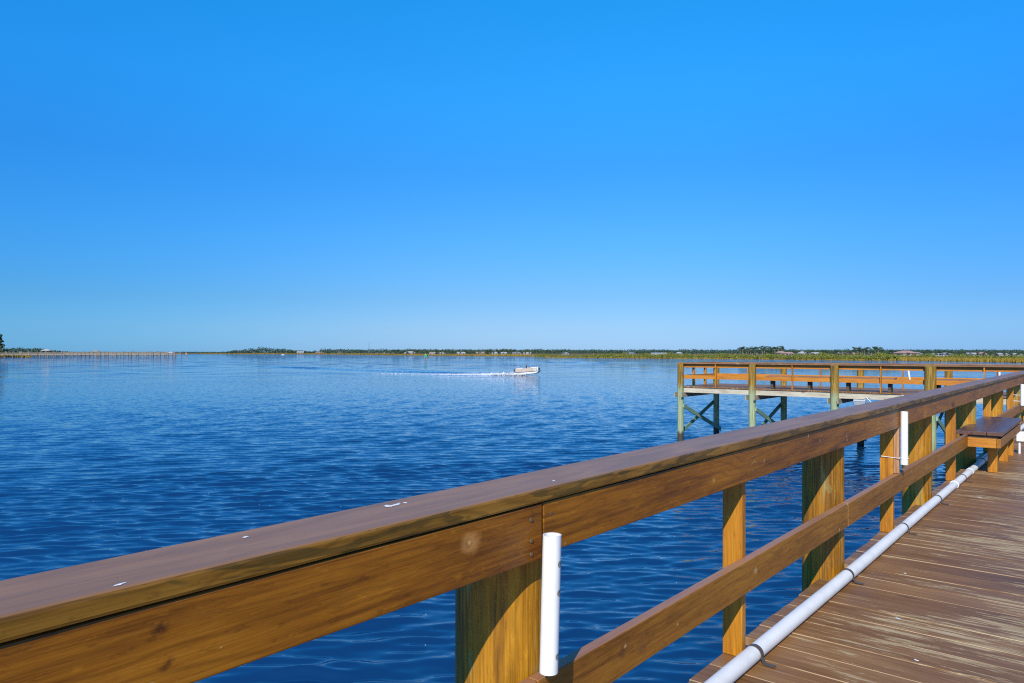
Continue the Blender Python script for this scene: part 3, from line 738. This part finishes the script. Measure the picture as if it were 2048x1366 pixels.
# distant woods, too far to tell trees apart
mb = MB()
def woods(x0, x1, Z, depth, hf, n, s):
    for _ in range(n):
        x = random.uniform(x0, x1); z_ = Z+random.uniform(0, depth); wx = px(x, z_)
        h = hf(x)*(.75+.5*noise.noise(Vector((wx*.05, z_*.05, 1)))+.25*noise.noise(Vector((wx*.2, z_*.2, 4))))
        clump(mb, wx, z_, WZ+.5+h*random.random()**.5, s)
woods(-80, 175, 900, 120, lambda x: 9.2*min(1, max(.12, (185-x)/120)), 5000, 2.2)
woods(452, 670, 1450, 60, lambda x: 3+9.5*math.exp(-((x-525)/55)**2)+2*math.exp(-((x-600)/60)**2), 6000, 2.3)
woods(150, 460, 1900, 80, lambda x: 4.2, 3500, 2.6)
woods(640, 2200, 1250, 150, lambda x: 8.8 if x < 1150 else 8.2, 36000, 2.4)
o = mb.build('distant_woods', M_wood_far, recalc=False); prop(o, kind='stuff'); o['label'] = 'low dark line of distant woods along the horizon'

# ------------------------------------------------------------------ individual trees
def crown_tree(name, mat, bark, H, W, n, kind, seed):
    random.seed(seed); t = empty(name)
    m = MB(); th = H*(.45 if kind == 'oak' else .93)
    pts = [(0,0,-.4), (.05*H*random.uniform(-.3,.3), 0, th*.5), (.05*H*random.uniform(-.5,.5), 0, th)]
    m.tube(pts, [H*.028, H*.02, H*.006], 6)
    lobes = []
    if kind == 'oak':
        for _ in range(9):
            a = random.uniform(0, 6.28); q = random.uniform(0, W*.33)
            c = (math.cos(a)*q, math.sin(a)*q, H*random.uniform(.42, .80)); lobes.append((c, W*random.uniform(.16,.26), H*random.uniform(.12,.19)))
    elif kind == 'pine':
        for _ in range(8):
            a = random.uniform(0, 6.28); hq = random.uniform(.5, .97); q = W*.36*(1.15-hq)*random.uniform(.5,1.4)
            c = (math.cos(a)*q, math.sin(a)*q, H*hq); lobes.append((c, W*random.uniform(.12,.24), H*.055))
    else:                                        # layered conifer
        for i in range(9):
            hq = .25+.75*i/9; a = i*2.4; q = W*.3*(1.05-hq); lobes.append(((math.cos(a)*q, math.sin(a)*q, H*hq), W*.38*(1.08-hq), H*.05))
    for c, rw, rh in lobes:
        m.tube([(pts[1][0]*.7, 0, min(c[2]*.7, th)), c], [H*.008, H*.003], 4)
    tr = m.build('trunk', bark, t)
    m = MB()
    for i in range(n):
        c, rw, rh = random.choice(lobes)
        d = Vector((random.gauss(0,1), random.gauss(0,1), random.gauss(0,1))).normalized()*random.random()**.4
        clump(m, c[0]+d.x*rw, c[1]+d.y*rw, c[2]+d.z*rh, H*.085)
    m.build('crown', mat, t, recalc=False); return t
protos = []
GR_F = 'trees between the houses on the far shore'
for i in range(4): protos.append(('oak', crown_tree('broadleaf_tree', M_tree, M_bark, 10, 12, 420, 'oak', 20+i)))
for i in range(4): protos.append(('pine', crown_tree('pine_tree', M_pine, M_bark2, 10, 8.5, 320, 'pine', 40+i)))
protos.append(('fir', crown_tree('conifer_tree', M_pine, M_bark, 10, 6, 420, 'fir', 60)))
used = set()
def place(kind, x, Z, H, label, group, cat='tree'):
    ch = [i for i, (k, _) in enumerate(protos) if k == kind]; i = random.choice(ch); pr_ = protos[i][1]
    loc = (px(x, Z), Z, WZ+.5)
    if i not in used:
        used.add(i); o = pr_; o.location = loc
    else: o = dup(pr_, loc)
    o.rotation_euler = (0, 0, random.uniform(0, 6.28)); s = H/10; o.scale = (s*random.uniform(.9,1.15), s*random.uniform(.9,1.15), s)
    prop(o, label, cat, group); return o
random.seed(99)
# top of tree seen at row y -> height
def Hpx(y, Z): return (704.5-y)*Z/FPX + EYE - WZ - .5
def cluster(kind, x0, x1, n, Z0, Z1, ytop, jit, label, group):
    for i in range(n):
        x = x0+(x1-x0)*(i+random.uniform(.15,.85))/n; Z = random.uniform(Z0, Z1); place(kind, x, Z, Hpx(ytop+random.uniform(-.3, 1)*jit, Z), label, group)
cluster('oak', 785, 1120, 46, 860, 1010, 697.6, 4.0, 'dark green rounded tree behind the pale houses, left of the marsh thicket', 'rounded trees behind the houses left of the thicket')
cluster('oak', 785, 1120, 26, 825, 870, 703.2, 1.5, 'low bushy tree standing in front of the pale houses above the wake', 'low trees in front of the pale houses')
cluster('oak', 1480, 2080, 44, 420, 470, 703.6, 2.4, 'low rounded tree just behind the marsh thicket, in front of the houses', 'low trees in front of the right hand houses')
cluster('oak', 560, 785, 24, 1240, 1450, 699.5, 2.6, 'small far green tree on the bank between the wooded rise and the marker', 'far trees left of the green channel marker')
cluster('oak', 1115, 1470, 34, 720, 900, 700.8, 2.6, 'low dark tree showing just above the marsh thicket left of the platform', 'low trees above the thicket')
cluster('pine', 1478, 1568, 22, 540, 640, 692.0, 4.0, 'tall slender pine in the dense stand above the first platform bay', 'pines of the tall stand above the platform')
cluster('oak', 1480, 1565, 14, 560, 640, 697, 3.5, 'rounded tree filling the foot of the tall pine stand', 'rounded trees under the pine stand')
cluster('oak', 1566, 1700, 22, 500, 640, 698.2, 4, 'rounded tree among the houses between the two pine stands', 'rounded trees between the two pine stands')
cluster('pine', 1708, 1764, 12, 500, 580, 692.6, 3, 'pine with open flat crown in the right hand stand', 'pines of the open stand on the right')
cluster('pine', 1764, 1812, 5, 560, 640, 698.5, 1.5, 'small pine beside the big pink roofed house', 'small pines by the pink roof')
cluster('oak', 1700, 1790, 12, 500, 640, 699.6, 3, 'rounded tree under the open pines on the right', 'rounded trees under the open pines')
cluster('oak', 1832, 2080, 36, 540, 720, 700.2, 3.4, 'dark rounded tree in the tree line at the right end of the shore', 'rounded trees at the right end')
for x, y in ((1370, 700.5), (1394, 699.8), (1186, 699.8), (1855, 698.2), (1690, 699)):
    place('pine', x, 700, Hpx(y, 700), {1370: 'lone umbrella shaped pine sticking up above the low trees, left of the platform', 1394: 'lone umbrella shaped pine, second one left of the platform corner', 1186: 'lone thin pine above the thicket, right of the speeding boat', 1855: 'lone flat crowned pine right of the big pink roof', 1690: 'lone pine left of the open pine stand'}[x], 'lone pines along the far shore')
place('fir', 1, 480, Hpx(668, 480)+.3, 'tall dark layered conifer cut by the left edge, at the root of the long dock', 'x'); 
for o in bpy.data.objects:
    if o.get('group') == 'x': del o['group']

# ------------------------------------------------------------------ houses
M_win = plain('house_window_glass', (.05,.07,.09), .15)
roofc = {'pink': (.38,.22,.18), 'grey': (.22,.22,.23), 'tan': (.33,.25,.18), 'white': (.38,.37,.36), 'brown': (.20,.15,.12), 'pale': (.40,.37,.34)}
wallc = {'white': (.34,.34,.33), 'tan': (.28,.23,.17), 'pink': (.30,.21,.18), 'grey': (.28,.28,.28)}
RM = {k: plain('roof_'+k, v, .8) for k, v in roofc.items()}; WM = {k: plain('house_wall_'+k, v, .8) for k, v in wallc.items()}
def house(x, Z, wpx, ytop, rc, wc, style, label):
    w = wpx*Z/FPX; d = w*.6 + 3; zt = (704.5-ytop)*Z/FPX + EYE; g = WZ+.6
    rh = min((zt-g)*.45, w*.32); ez = zt-rh; t = empty('house', (px(x, Z), Z, g), random.uniform(-.25, .25), label, 'house', 'houses on the far shore')
    m = MB(); m.box((-w/2, -d/2, -.3), (w/2, d/2, ez-g)); m.build('wall', WM[wc], t)
    e = .5; a = ez-g; b = zt-g
    m = MB(); hip = w*.28 if style == 'hip' else .0
    vs = [(-w/2-e,-d/2-e,a), (w/2+e,-d/2-e,a), (w/2+e,d/2+e,a), (-w/2-e,d/2+e,a), (-w/2-e*(style!='hip')+hip,0,b), (w/2+e*(style!='hip')-hip,0,b)]
    m.add(vs, [(0,1,5,4), (2,3,4,5), (1,2,5), (3,0,4), (3,2,1,0)]); m.build('roof', RM[rc], t)
    nw = max(2, int(w/4))
    for i in range(nw):
        cx = -w/2 + w*(i+.5)/nw; m = MB(); m.box((cx-.6, -d/2-.06, a-2.1), (cx+.6, -d/2+.05, a-.7)); m.build('window', M_win, t)
HS = [(820,720,22,702.6,'pale','tan','hip','pale roofed tan house just left of the green channel marker'),
 (866,740,12,704.0,'tan','white','gable','small tan roofed house just right of the green channel marker'),
 (885,740,12,703.8,'pale','white','hip','small pale hip roofed house, second right of the channel marker'),
 (922,740,15,703.8,'white','white','gable','white house with white roof above the wake, between dark trees'),
 (960,740,15,703.6,'tan','tan','gable','tan gabled house above the boat wake'),
 (990,740,13,703.8,'white','white','hip','white hip roofed house above the left end of the spray'),
 (1008,740,11,704.2,'white','white','gable','narrow white house just left of the boat'),
 (1033,740,18,703.6,'grey','tan','hip','grey roofed tan house directly above the stern of the boat'),
 (1055,740,14,704.2,'pale','white','gable','white gabled house directly above the bow of the boat'),
 (1130,700,13,704.2,'grey','white','hip','grey roofed house right of the boat, behind the thicket start'),
 (601,1150,13,702.6,'white','white','gable','white house beside the foot of the wooded rise'),
 (642,1150,19,703.2,'pink','tan','hip','wide pinkish roofed house right of the wooded rise'),
 (682,1150,13,703.4,'pale','tan','gable','pale gabled house between the wide pink roof and the radio mast'),
 (750,1150,12,702.8,'grey','white','hip','small grey roofed house just right of the radio mast'),
 (774,1150,12,703.6,'tan','white','gable','tan roofed house, second right of the radio mast'),
 (1262,640,16,704.6,'grey','grey','hip','grey house showing low above the thicket, left of the long white one'),
 (1318,640,30,705.3,'white','white','gable','long low white building above the thicket, left of the platform'),
 (1358,640,12,704.2,'white','tan','hip','small pale house at the right end of the long white building'),
 (1561,520,18,702.2,'pink','pink','hip','tan pink roofed house at the right foot of the tall pine stand'),
 (1577,520,13,704.0,'pink','white','gable','small pale pink house beside the tan pink roof'),
 (1606,520,17,702.8,'pale','white','hip','pale house with pointed hip roof between the pine stands'),
 (1630,520,13,704.4,'pale','tan','gable','pale low gabled house right of the pointed hip roof'),
 (1683,520,12,704.0,'tan','tan','gable','tan house just left of the open pine stand'),
 (1703,510,16,704.8,'pink','pink','hip','pink hip roofed house under the open pine stand'),
 (1811,470,36,701.2,'pink','tan','hip','largest house, with a broad pink tiled hip roof'),
 (1834,500,14,704.2,'grey','tan','hip','grey roofed house touching the right side of the broad pink roof'),
 (1872,500,14,706.4,'white','white','gable','low white building right of the broad pink roof'),
 (1891,500,18,705.0,'grey','white','hip','grey roofed house, second right of the broad pink roof'),
 (1942,500,15,705.3,'white','white','gable','white house near the right end with white roof'),
 (1963,500,10,704.2,'pink','white','hip','narrow pink roofed house near the right end'),
 (2002,500,16,706.0,'white','white','gable','white house, second from the right edge'),
 (2030,500,17,706.2,'white','white','hip','white hip roofed house at the right edge')]
for h_ in HS:
    h_ = list(h_)
    if 780 < h_[0] < 1140: h_[1] = 900
    elif h_[0] < 780: h_[1] = 1300
    elif h_[0] < 1400: h_[1] = 760
    house(*h_)

# radio mast and thin pole
def mast(x, Z, ytop, w, label, nseg=12):
    H = (704.5-ytop)*Z/FPX + EYE - WZ; t = empty('radio_mast', (px(x, Z), Z, WZ+.3), 0, label, 'mast')
    m = MB(); leg = [(w*math.cos(a), w*math.sin(a)) for a in (0, 2.09, 4.19)]
    for lx, ly in leg: m.tube([(lx, ly, 0), (lx*.4, ly*.4, H)], w*.16, 5)
    m.build('mast_legs', plain('mast_steel', (.22,.24,.26), .6), t)
    m = MB()
    for i in range(nseg):
        z0 = H*i/nseg; z1 = H*(i+1)/nseg; s0 = 1-.6*i/nseg; s1 = 1-.6*(i+1)/nseg
        for k in range(3):
            a, b = leg[k], leg[(k+1)%3]; m.tube([(a[0]*s0, a[1]*s0, z0), (b[0]*s1, b[1]*s1, z1)], w*.1, 4)
    m.build('lattice', bpy.data.materials['mast_steel'], t)
mast(738, 1200, 686, .7, 'tall thin radio mast rising above the far trees')
mast(1562, 640, 688.5, .14, 'thin antenna pole at the right edge of the tall pine stand', 8)

# ------------------------------------------------------------------ long dock at the left with shelters
M_dock = plain('grey_dock_timber', (.31,.255,.19), .85, 0, .25, .3)
M_dockd = plain('dark_dock_timber', (.22,.17,.12), .85, 0, .25, .3)
def far_dock(x0, Z0, x1, Z1, label, dz=1.9, sp=4.4, rail=1.15, ph=1.5):
    A = Vector((px(x0, Z0), Z0, 0)); B = Vector((px(x1, Z1), Z1, 0)); d = (B-A); L = d.length; rz = math.atan2(d.y, d.x)
    t = empty('dock', (A.x, A.y, WZ), rz, label, 'dock', 'long docks on the left shore')
    m = MB(); m.box((0, -.9, dz-.35), (L, .9, dz)); m.build('deck', M_dock, t)
    m = MB()
    for s_ in (-.75, .75):
        for hz_ in (1.0, .66, .33): m.box((0, s_-.04, dz+rail*hz_-.08), (L, s_+.04, dz+rail*hz_))
    m.build('railing', M_dock, t)
    n = min(49, int(L/sp)); sp = L/n; var = []
    for i in range(n+1):
        for s_ in (-.9, .9):
            if len(var) < 6:
                hh = dz+ph+random.uniform(-.5, .7); q = MB(); q.tube([(0,0,-1.2), (random.uniform(-.1,.1),0,hh)], random.uniform(.17,.26), 8); q.bar((0,0,.4), (random.choice((-1,1))*sp*.4,0,dz-.3), .15, .15)
                c = q.build('piling', random.choice((M_dock, M_dockd)), t, 0, (i*sp, s_, 0)); var.append(c)
            else: c = random.choice(var).copy(); col.objects.link(c); c.parent = t; c.location = (i*sp, s_, 0)
    return t
far_dock(-40, 462, 350, 500, 'long grey wooden dock nearest the camera at the left, with many pilings')
far_dock(-40, 500, 362, 545, 'second grey dock parallel behind the nearest long dock', 2.0, 5)
far_dock(40, 560, 345, 590, 'third grey dock at the left, behind the first two', 2.1, 6)
far_dock(130, 650, 330, 640, 'fourth and farthest grey dock at the left, seen between pilings', 2.3, 6)
def shelter(x, Z, w, label, roofm, h=4.3):
    t = empty('dock_shelter', (px(x, Z), Z, WZ+1.95), 0, label, 'shelter', 'shelters on the left docks')
    m = MB(); m.add([(-w/2-.3,-2,h-1.9-1.1),(w/2+.3,-2,h-1.9-1.1),(w/2+.3,2,h-1.9-1.1),(-w/2-.3,2,h-1.9-1.1),(-w/5,0,h-1.9),(w/5,0,h-1.9)], [(0,1,5,4),(2,3,4,5),(1,2,5),(3,0,4),(3,2,1,0)]); m.build('roof', roofm, t)
    for sx in (-1, 1):
        for sy in (-1.6, 1.6): m = MB(); m.tube([(sx*w/2*.92, sy, -2.8), (sx*w/2*.92, sy, h-3.0)], .15, 8); m.build('post', M_dockd, t)
shelter(93, 530, 6.4, 'roofed shelter with a pale roof standing on the left docks near the conifer', RM['pale'], 5.6)
shelter(341, 500, 4.5, 'white roofed shelter at the outer end of the long dock', RM['white'], 3.7)
shelter(192, 600, 5.0, 'brown roofed shelter halfway along the docks', RM['tan'], 5.0)
# markers
t = empty('channel_marker', (px(851, 312), 312, WZ), 0, 'channel marker with green square board on twin pilings', 'channel marker')
m = MB()
for s in (-.42, .42): m.tube([(s, 0, -1), (s*.8, 0, 2.4)], .17, 8)
m.build('piling', M_dock, t)
m = MB(); m.box((-.55, -.2, 1.35), (.55, -.14, 2.45)); m.build('sign_board', plain('green_marker_paint', (.03,.30,.13), .4), t)
m = MB(); m.tube([(0,0,2.4), (0,0,2.75)], .12, 8); m.build('lamp', M_white, t)
t = empty('channel_marker', (px(372.5, 620), 620, WZ), 0, 'small orange channel marker post beyond the end of the long dock', 'channel marker')
m = MB(); m.tube([(0,0,-1), (0,0,3.2)], .22, 8); m.build('piling', M_dock, t)
m = MB(); m.box((-.6, -.3, 1.6), (.6, -.24, 2.9)); m.build('sign_board', plain('orange_marker_paint', (.75,.20,.04), .4), t)

# ------------------------------------------------------------------ pontoon boat under way
M_beige = plain('beige_boat_panel', (.50,.38,.30), .4); M_alu = plain('bright_aluminium', (.5,.5,.51), .4, .3)
M_hull = plain('white_pontoon', (.62,.62,.62), .3); M_black = plain('black_underside', (.02,.02,.022), .5)
M_seat = plain('cream_boat_seat', (.72,.66,.56), .6); M_motor = plain('dark_outboard', (.06,.06,.07), .35)
boat = empty('pontoon_boat', (px(1055, 106), 106, WZ+.06), R(-14), 'beige and white pontoon boat speeding to the right and throwing up spray', 'boat')
boat.rotation_euler = (0, R(-4.5), R(-14)); S = .60; boat.location.z += .06
def sb(lo, hi): return tuple(v*S for v in lo), tuple(v*S for v in hi)
for s in (-.95, .95):
    m = MB(); m.tube([(x*S, s*S, z*S) for x, z in ((-3, .32), (-1.5, .30), (1.2, .30), (2.2, .36), (2.8, .5), (3.15, .68))], [r*S for r in (.30,.33,.33,.30,.2,.05)], 14)
    m.build('pontoon', M_hull, boat)
m = MB(); m.box(*sb((-2.9,-1.2,.62),(3.1,1.2,.72))); m.build('deck', M_black, boat)
m = MB(); m.box(*sb((-2.95,-1.25,.72),(3.15,1.25,.80))); m.build('deck_trim', M_alu, boat)
for y in (-1.2, 1.2):
    for a, b in ((-2.7,-1.2), (-1.15,.7), (.75, 1.5)):
        m = MB(); m.box(*sb((a, y-.02, .82), (b, y+.02, 1.50))); m.build('fence_panel', M_beige, boat)
    for zz in (1.0, 1.28, 1.52):
        m = MB(); m.tube([(1.5*S, y*S, zz*S), (3.0*S, y*S, zz*S)], .025*S, 6); m.build('bow_rail', M_alu, boat)
    for xx in (1.55, 2.0, 2.45, 2.95):
        m = MB(); m.tube([(xx*S, y*S, .8*S), (xx*S, y*S, 1.52*S)], .03*S, 6); m.build('rail_stanchion', M_alu, boat)
    m = MB(); m.tube([(-2.7*S, y*S, 1.53*S), (1.5*S, y*S, 1.53*S)], .03*S, 6); m.build('top_rail', M_alu, boat)
m = MB(); m.box(*sb((3.0,-1.2,.82),(3.04,1.2,1.5))); m.build('bow_gate', M_beige, boat)
m = MB(); m.box(*sb((-.1,.2,.8),(.55,1.0,1.75))); m.build('helm_console', M_beige, boat, .02)
m = MB(); m.add([(.1*S,.25*S,1.75*S),(.1*S,.95*S,1.75*S),(.45*S,.9*S,2.05*S),(.45*S,.3*S,2.05*S)], [(0,1,2,3)]); w_ = m.build('windscreen', M_win, boat)
so = w_.modifiers.new('s', 'SOLIDIFY'); so.thickness = .01
for x0, y0, x1, y1 in ((-2.5,-1.05,-.9,-.5), (-2.5,.45,-1.5,1.05), (1.0,-1.05,2.6,-.55), (1.0,.55,2.6,1.05)):
    m = MB(); m.box(*sb((x0,y0,.8),(x1,y1,1.25))); m.box(*sb((x0, y0 if y0 < 0 else y1-.15, 1.25), (x1, y0+.15 if y0 < 0 else y1, 1.68))); m.build('seat', M_seat, boat, .02)
m = MB(); m.box(*sb((-3.35,-.22,.85),(-2.95,.22,1.55))); m.box(*sb((-3.3,-.1,.0),(-3.05,.1,.85))); m.build('outboard_motor', M_motor, boat, .03)
for xa in (-2.2, -1.2):
    m = MB(); m.tube([(xa*S,-1.2*S,1.5*S),((xa-.5)*S,-1.15*S,2.15*S),((xa-.5)*S,1.15*S,2.15*S),(xa*S,1.2*S,1.5*S)], .03*S, 6); m.build('canopy_frame', M_alu, boat)
m = MB(); m.tube([(-1.9*S,-1.15*S,2.12*S), (-1.9*S,1.15*S,2.12*S)], .09*S, 8); m.build('folded_canopy', M_hull, boat)

def person(loc, rz, label, shirt, trousers, skin, hairc, s=1.0):
    J = [(0,0,.95,.15), (0,0,1.15,.15), (0,0,1.38,.17), (0,0,1.50,.065), (0,.01,1.60,.085), (0,.01,1.70,.09), (0,0,1.78,.05),
         (.2,0,1.42,.06), (.27,.06,1.15,.047), (.24,.3,1.08,.036), (.24,.38,1.08,.03), (-.2,0,1.42,.06), (-.27,.06,1.15,.047), (-.24,.3,1.08,.036), (-.24,.38,1.08,.03),
         (.10,.02,.90,.09), (.12,.03,.5,.06), (.12,.0,.08,.045), (.12,.14,.03,.035), (-.10,.02,.90,.09), (-.12,.03,.5,.06), (-.12,.0,.08,.045), (-.12,.14,.03,.035)]
    E = [(0,1),(1,2),(2,3),(3,4),(4,5),(5,6),(2,7),(7,8),(8,9),(9,10),(2,11),(11,12),(12,13),(13,14),(0,15),(15,16),(16,17),(17,18),(0,19),(19,20),(20,21),(21,22)]
    me = bpy.data.meshes.new('person'); me.from_pydata([tuple(c*s for c in j[:3]) for j in J], E, [])
    o = bpy.data.objects.new('person', me); col.objects.link(o)
    sk = o.modifiers.new('skin', 'SKIN')
    for i, j in enumerate(J): me.skin_vertices[0].data[i].radius = (j[3]*s, j[3]*s)
    me.skin_vertices[0].data[0].use_root = True
    ss = o.modifiers.new('sub', 'SUBSURF'); ss.levels = 1; ss.render_levels = 2
    k = NT('person_clothes'); z = k.n('ShaderNodeSeparateXYZ', {0: k.n('ShaderNodeTexCoord').outputs['Object']}).outputs[2]
    c = k.mix(k.step(z, .93*s, .94*s), trousers, shirt); c = k.mix(k.step(z, 1.50*s, 1.51*s), c, skin)
    k.set(Base_Color=c, Roughness=.8); me.materials.append(k.m)
    o.location = loc; o.rotation_euler = (0, 0, rz); prop(o, label, 'person')
    m = MB(); n = 12; vs = []
    for j in range(5):
        a = math.pi/2*j/4
        for q in range(n): vs.append((.105*s*math.cos(a)*math.cos(6.283*q/n), .01*s+.11*s*math.cos(a)*math.sin(6.283*q/n), 1.70*s+.12*s*math.sin(a)))
    m.add(vs, [(j*n+q, j*n+(q+1)%n, (j+1)*n+(q+1)%n, (j+1)*n+q) for j in range(4) for q in range(n)], True); m.build('hair', plain('person_hair', hairc, .8), o)
    return o
bl = Matrix.Translation(boat.location) @ boat.rotation_euler.to_matrix().to_4x4()
person(bl @ Vector((-.38*S, .55*S, .80*S)), R(-14-90), 'person in dark navy top standing at the helm of the pontoon boat', (.01,.012,.05), (.02,.02,.03), (.35,.2,.14), (.02,.015,.01), .56)

# small white boat far away
t = empty('motor_boat', (px(566, 900), 900, WZ), R(10), 'tiny white motor boat far off below the wooded rise', 'boat')
m = MB(); m.add([(-3,-1,0),(-3,1,0),(2,1,0),(2,-1,0),(3.4,0,.1),(-3,-1.2,1),(-3,1.2,1),(2,1.1,1.1),(2,-1.1,1.1),(3.8,0,1.3)], [(0,1,2,3),(3,2,4),(0,3,8,5),(3,4,9,8),(4,2,7,9),(2,1,6,7),(1,0,5,6),(5,8,9,7,6)]); m.build('hull', M_hull, t)
m = MB(); m.box((-1,-.7,1.05),(.8,.7,2.1)); m.build('cabin', M_hull, t, .1)
m = MB(); m.box((-1.02,-.5,1.5),(.82,.5,1.9)); m.build('cabin_window', M_win, t); t.scale = (.62,.62,.62)

# ------------------------------------------------------------------ foam thrown up by the boat
mb = MB(); random.seed(5)
bx, by = boat.location.x, boat.location.y
def foam_strip(n, s0, s1, w0, w1, zmax, size, x0=bx-1.4, y0=by+.2, dx=-1, dy=.30, p=1.0):
    L = math.hypot(dx, dy); dx /= L; dy /= L
    for _ in range(n):
        s = s0+(s1-s0)*random.random()**p; t = (s-s0)/(s1-s0); w = w0+(w1-w0)*t
        q = random.gauss(0, .45)*w; z = WZ+.02 + abs(random.gauss(0, .5))*zmax*(1-t)
        x = x0+dx*s-dy*q; y = y0+dy*s+dx*q
        if noise.noise(Vector((x*.35, y*.35, 0))) < -.45 and t > .3: continue
        sz = size*random.uniform(.5, 1.3)
        c = Vector((x, y, z)); vs = [c+Vector((random.gauss(0,1)*sz, random.gauss(0,1)*sz*.8, random.gauss(0,1)*sz*.45)) for _ in range(4)]
        mb.add(vs, [(0,1,2), (0,2,3), (0,3,1), (1,3,2)])
def foam_ridge(s0, s1, n, w0, w1, h0, h1, x0, y0, dx, dy):
    L = math.hypot(dx, dy); dx /= L; dy /= L; vs = []; fs = []; c = 9
    for i in range(n+1):
        t = i/n; s = s0+(s1-s0)*t; w = w0+(w1-w0)*t; h = h0+(h1-h0)*t**.6
        for k in range(c):
            q = (k/(c-1)-.5)*2; x = x0+dx*s-dy*q*w*.5; y = y0+dy*s+dx*q*w*.5
            r_ = .55+.9*abs(noise.noise(Vector((x*2.1, y*2.1, 1))))+.5*noise.noise(Vector((x*6, y*6, 3)))
            vs.append((x, y, WZ-.01+h*(1-q*q)*max(.1, r_)))
    for i in range(n):
        for k in range(c-1): fs.append((i*c+k, (i+1)*c+k, (i+1)*c+k+1, i*c+k+1))
    mb.add(vs, fs, True)
foam_ridge(-.3, 14, 160, 1.3, 1.6, .52, .10, bx-1.4, by+.2, -1, .36)
foam_ridge(13, 26, 150, 1.2, .4, .10, .01, bx-1.4, by+.3, -1, .42)
foam_strip(2200, -.8, 4.5, .9, 1.0, .50, .07, p=.9)
foam_strip(700, -1.2, 2.5, .5, .6, .22, .07, y0=by-.7)
foam_strip(1200, 3, 13, 1.0, 1.4, .26, .05, dy=.36)
foam_strip(250, 12, 26, .7, 1.2, .07, .045, dy=.45, y0=by-.9)
o = mb.build('wake_foam', plain('white_foam', (.62,.62,.63), .95), recalc=False); prop(o, kind='stuff'); o['label'] = 'white foam and spray trailing behind the pontoon boat'
# tiny foam flecks drifting near the pier
mb = MB()
for _ in range(70):
    Zf = random.uniform(7, 20); xx = px(random.uniform(0, 1700), Zf); q = random.uniform(.003, .009); n = 6
    mb.add([(xx+q*math.cos(6.28*k/n), Zf+q*math.sin(6.28*k/n), WZ+.035) for k in range(n)] + [(xx, Zf, WZ+.042)], [(k, (k+1)%n, n) for k in range(n)])
o = mb.build('foam_flecks', bpy.data.materials['white_foam'], recalc=False); prop(o, kind='stuff'); o['label'] = 'tiny white flecks floating on the water near the pier'
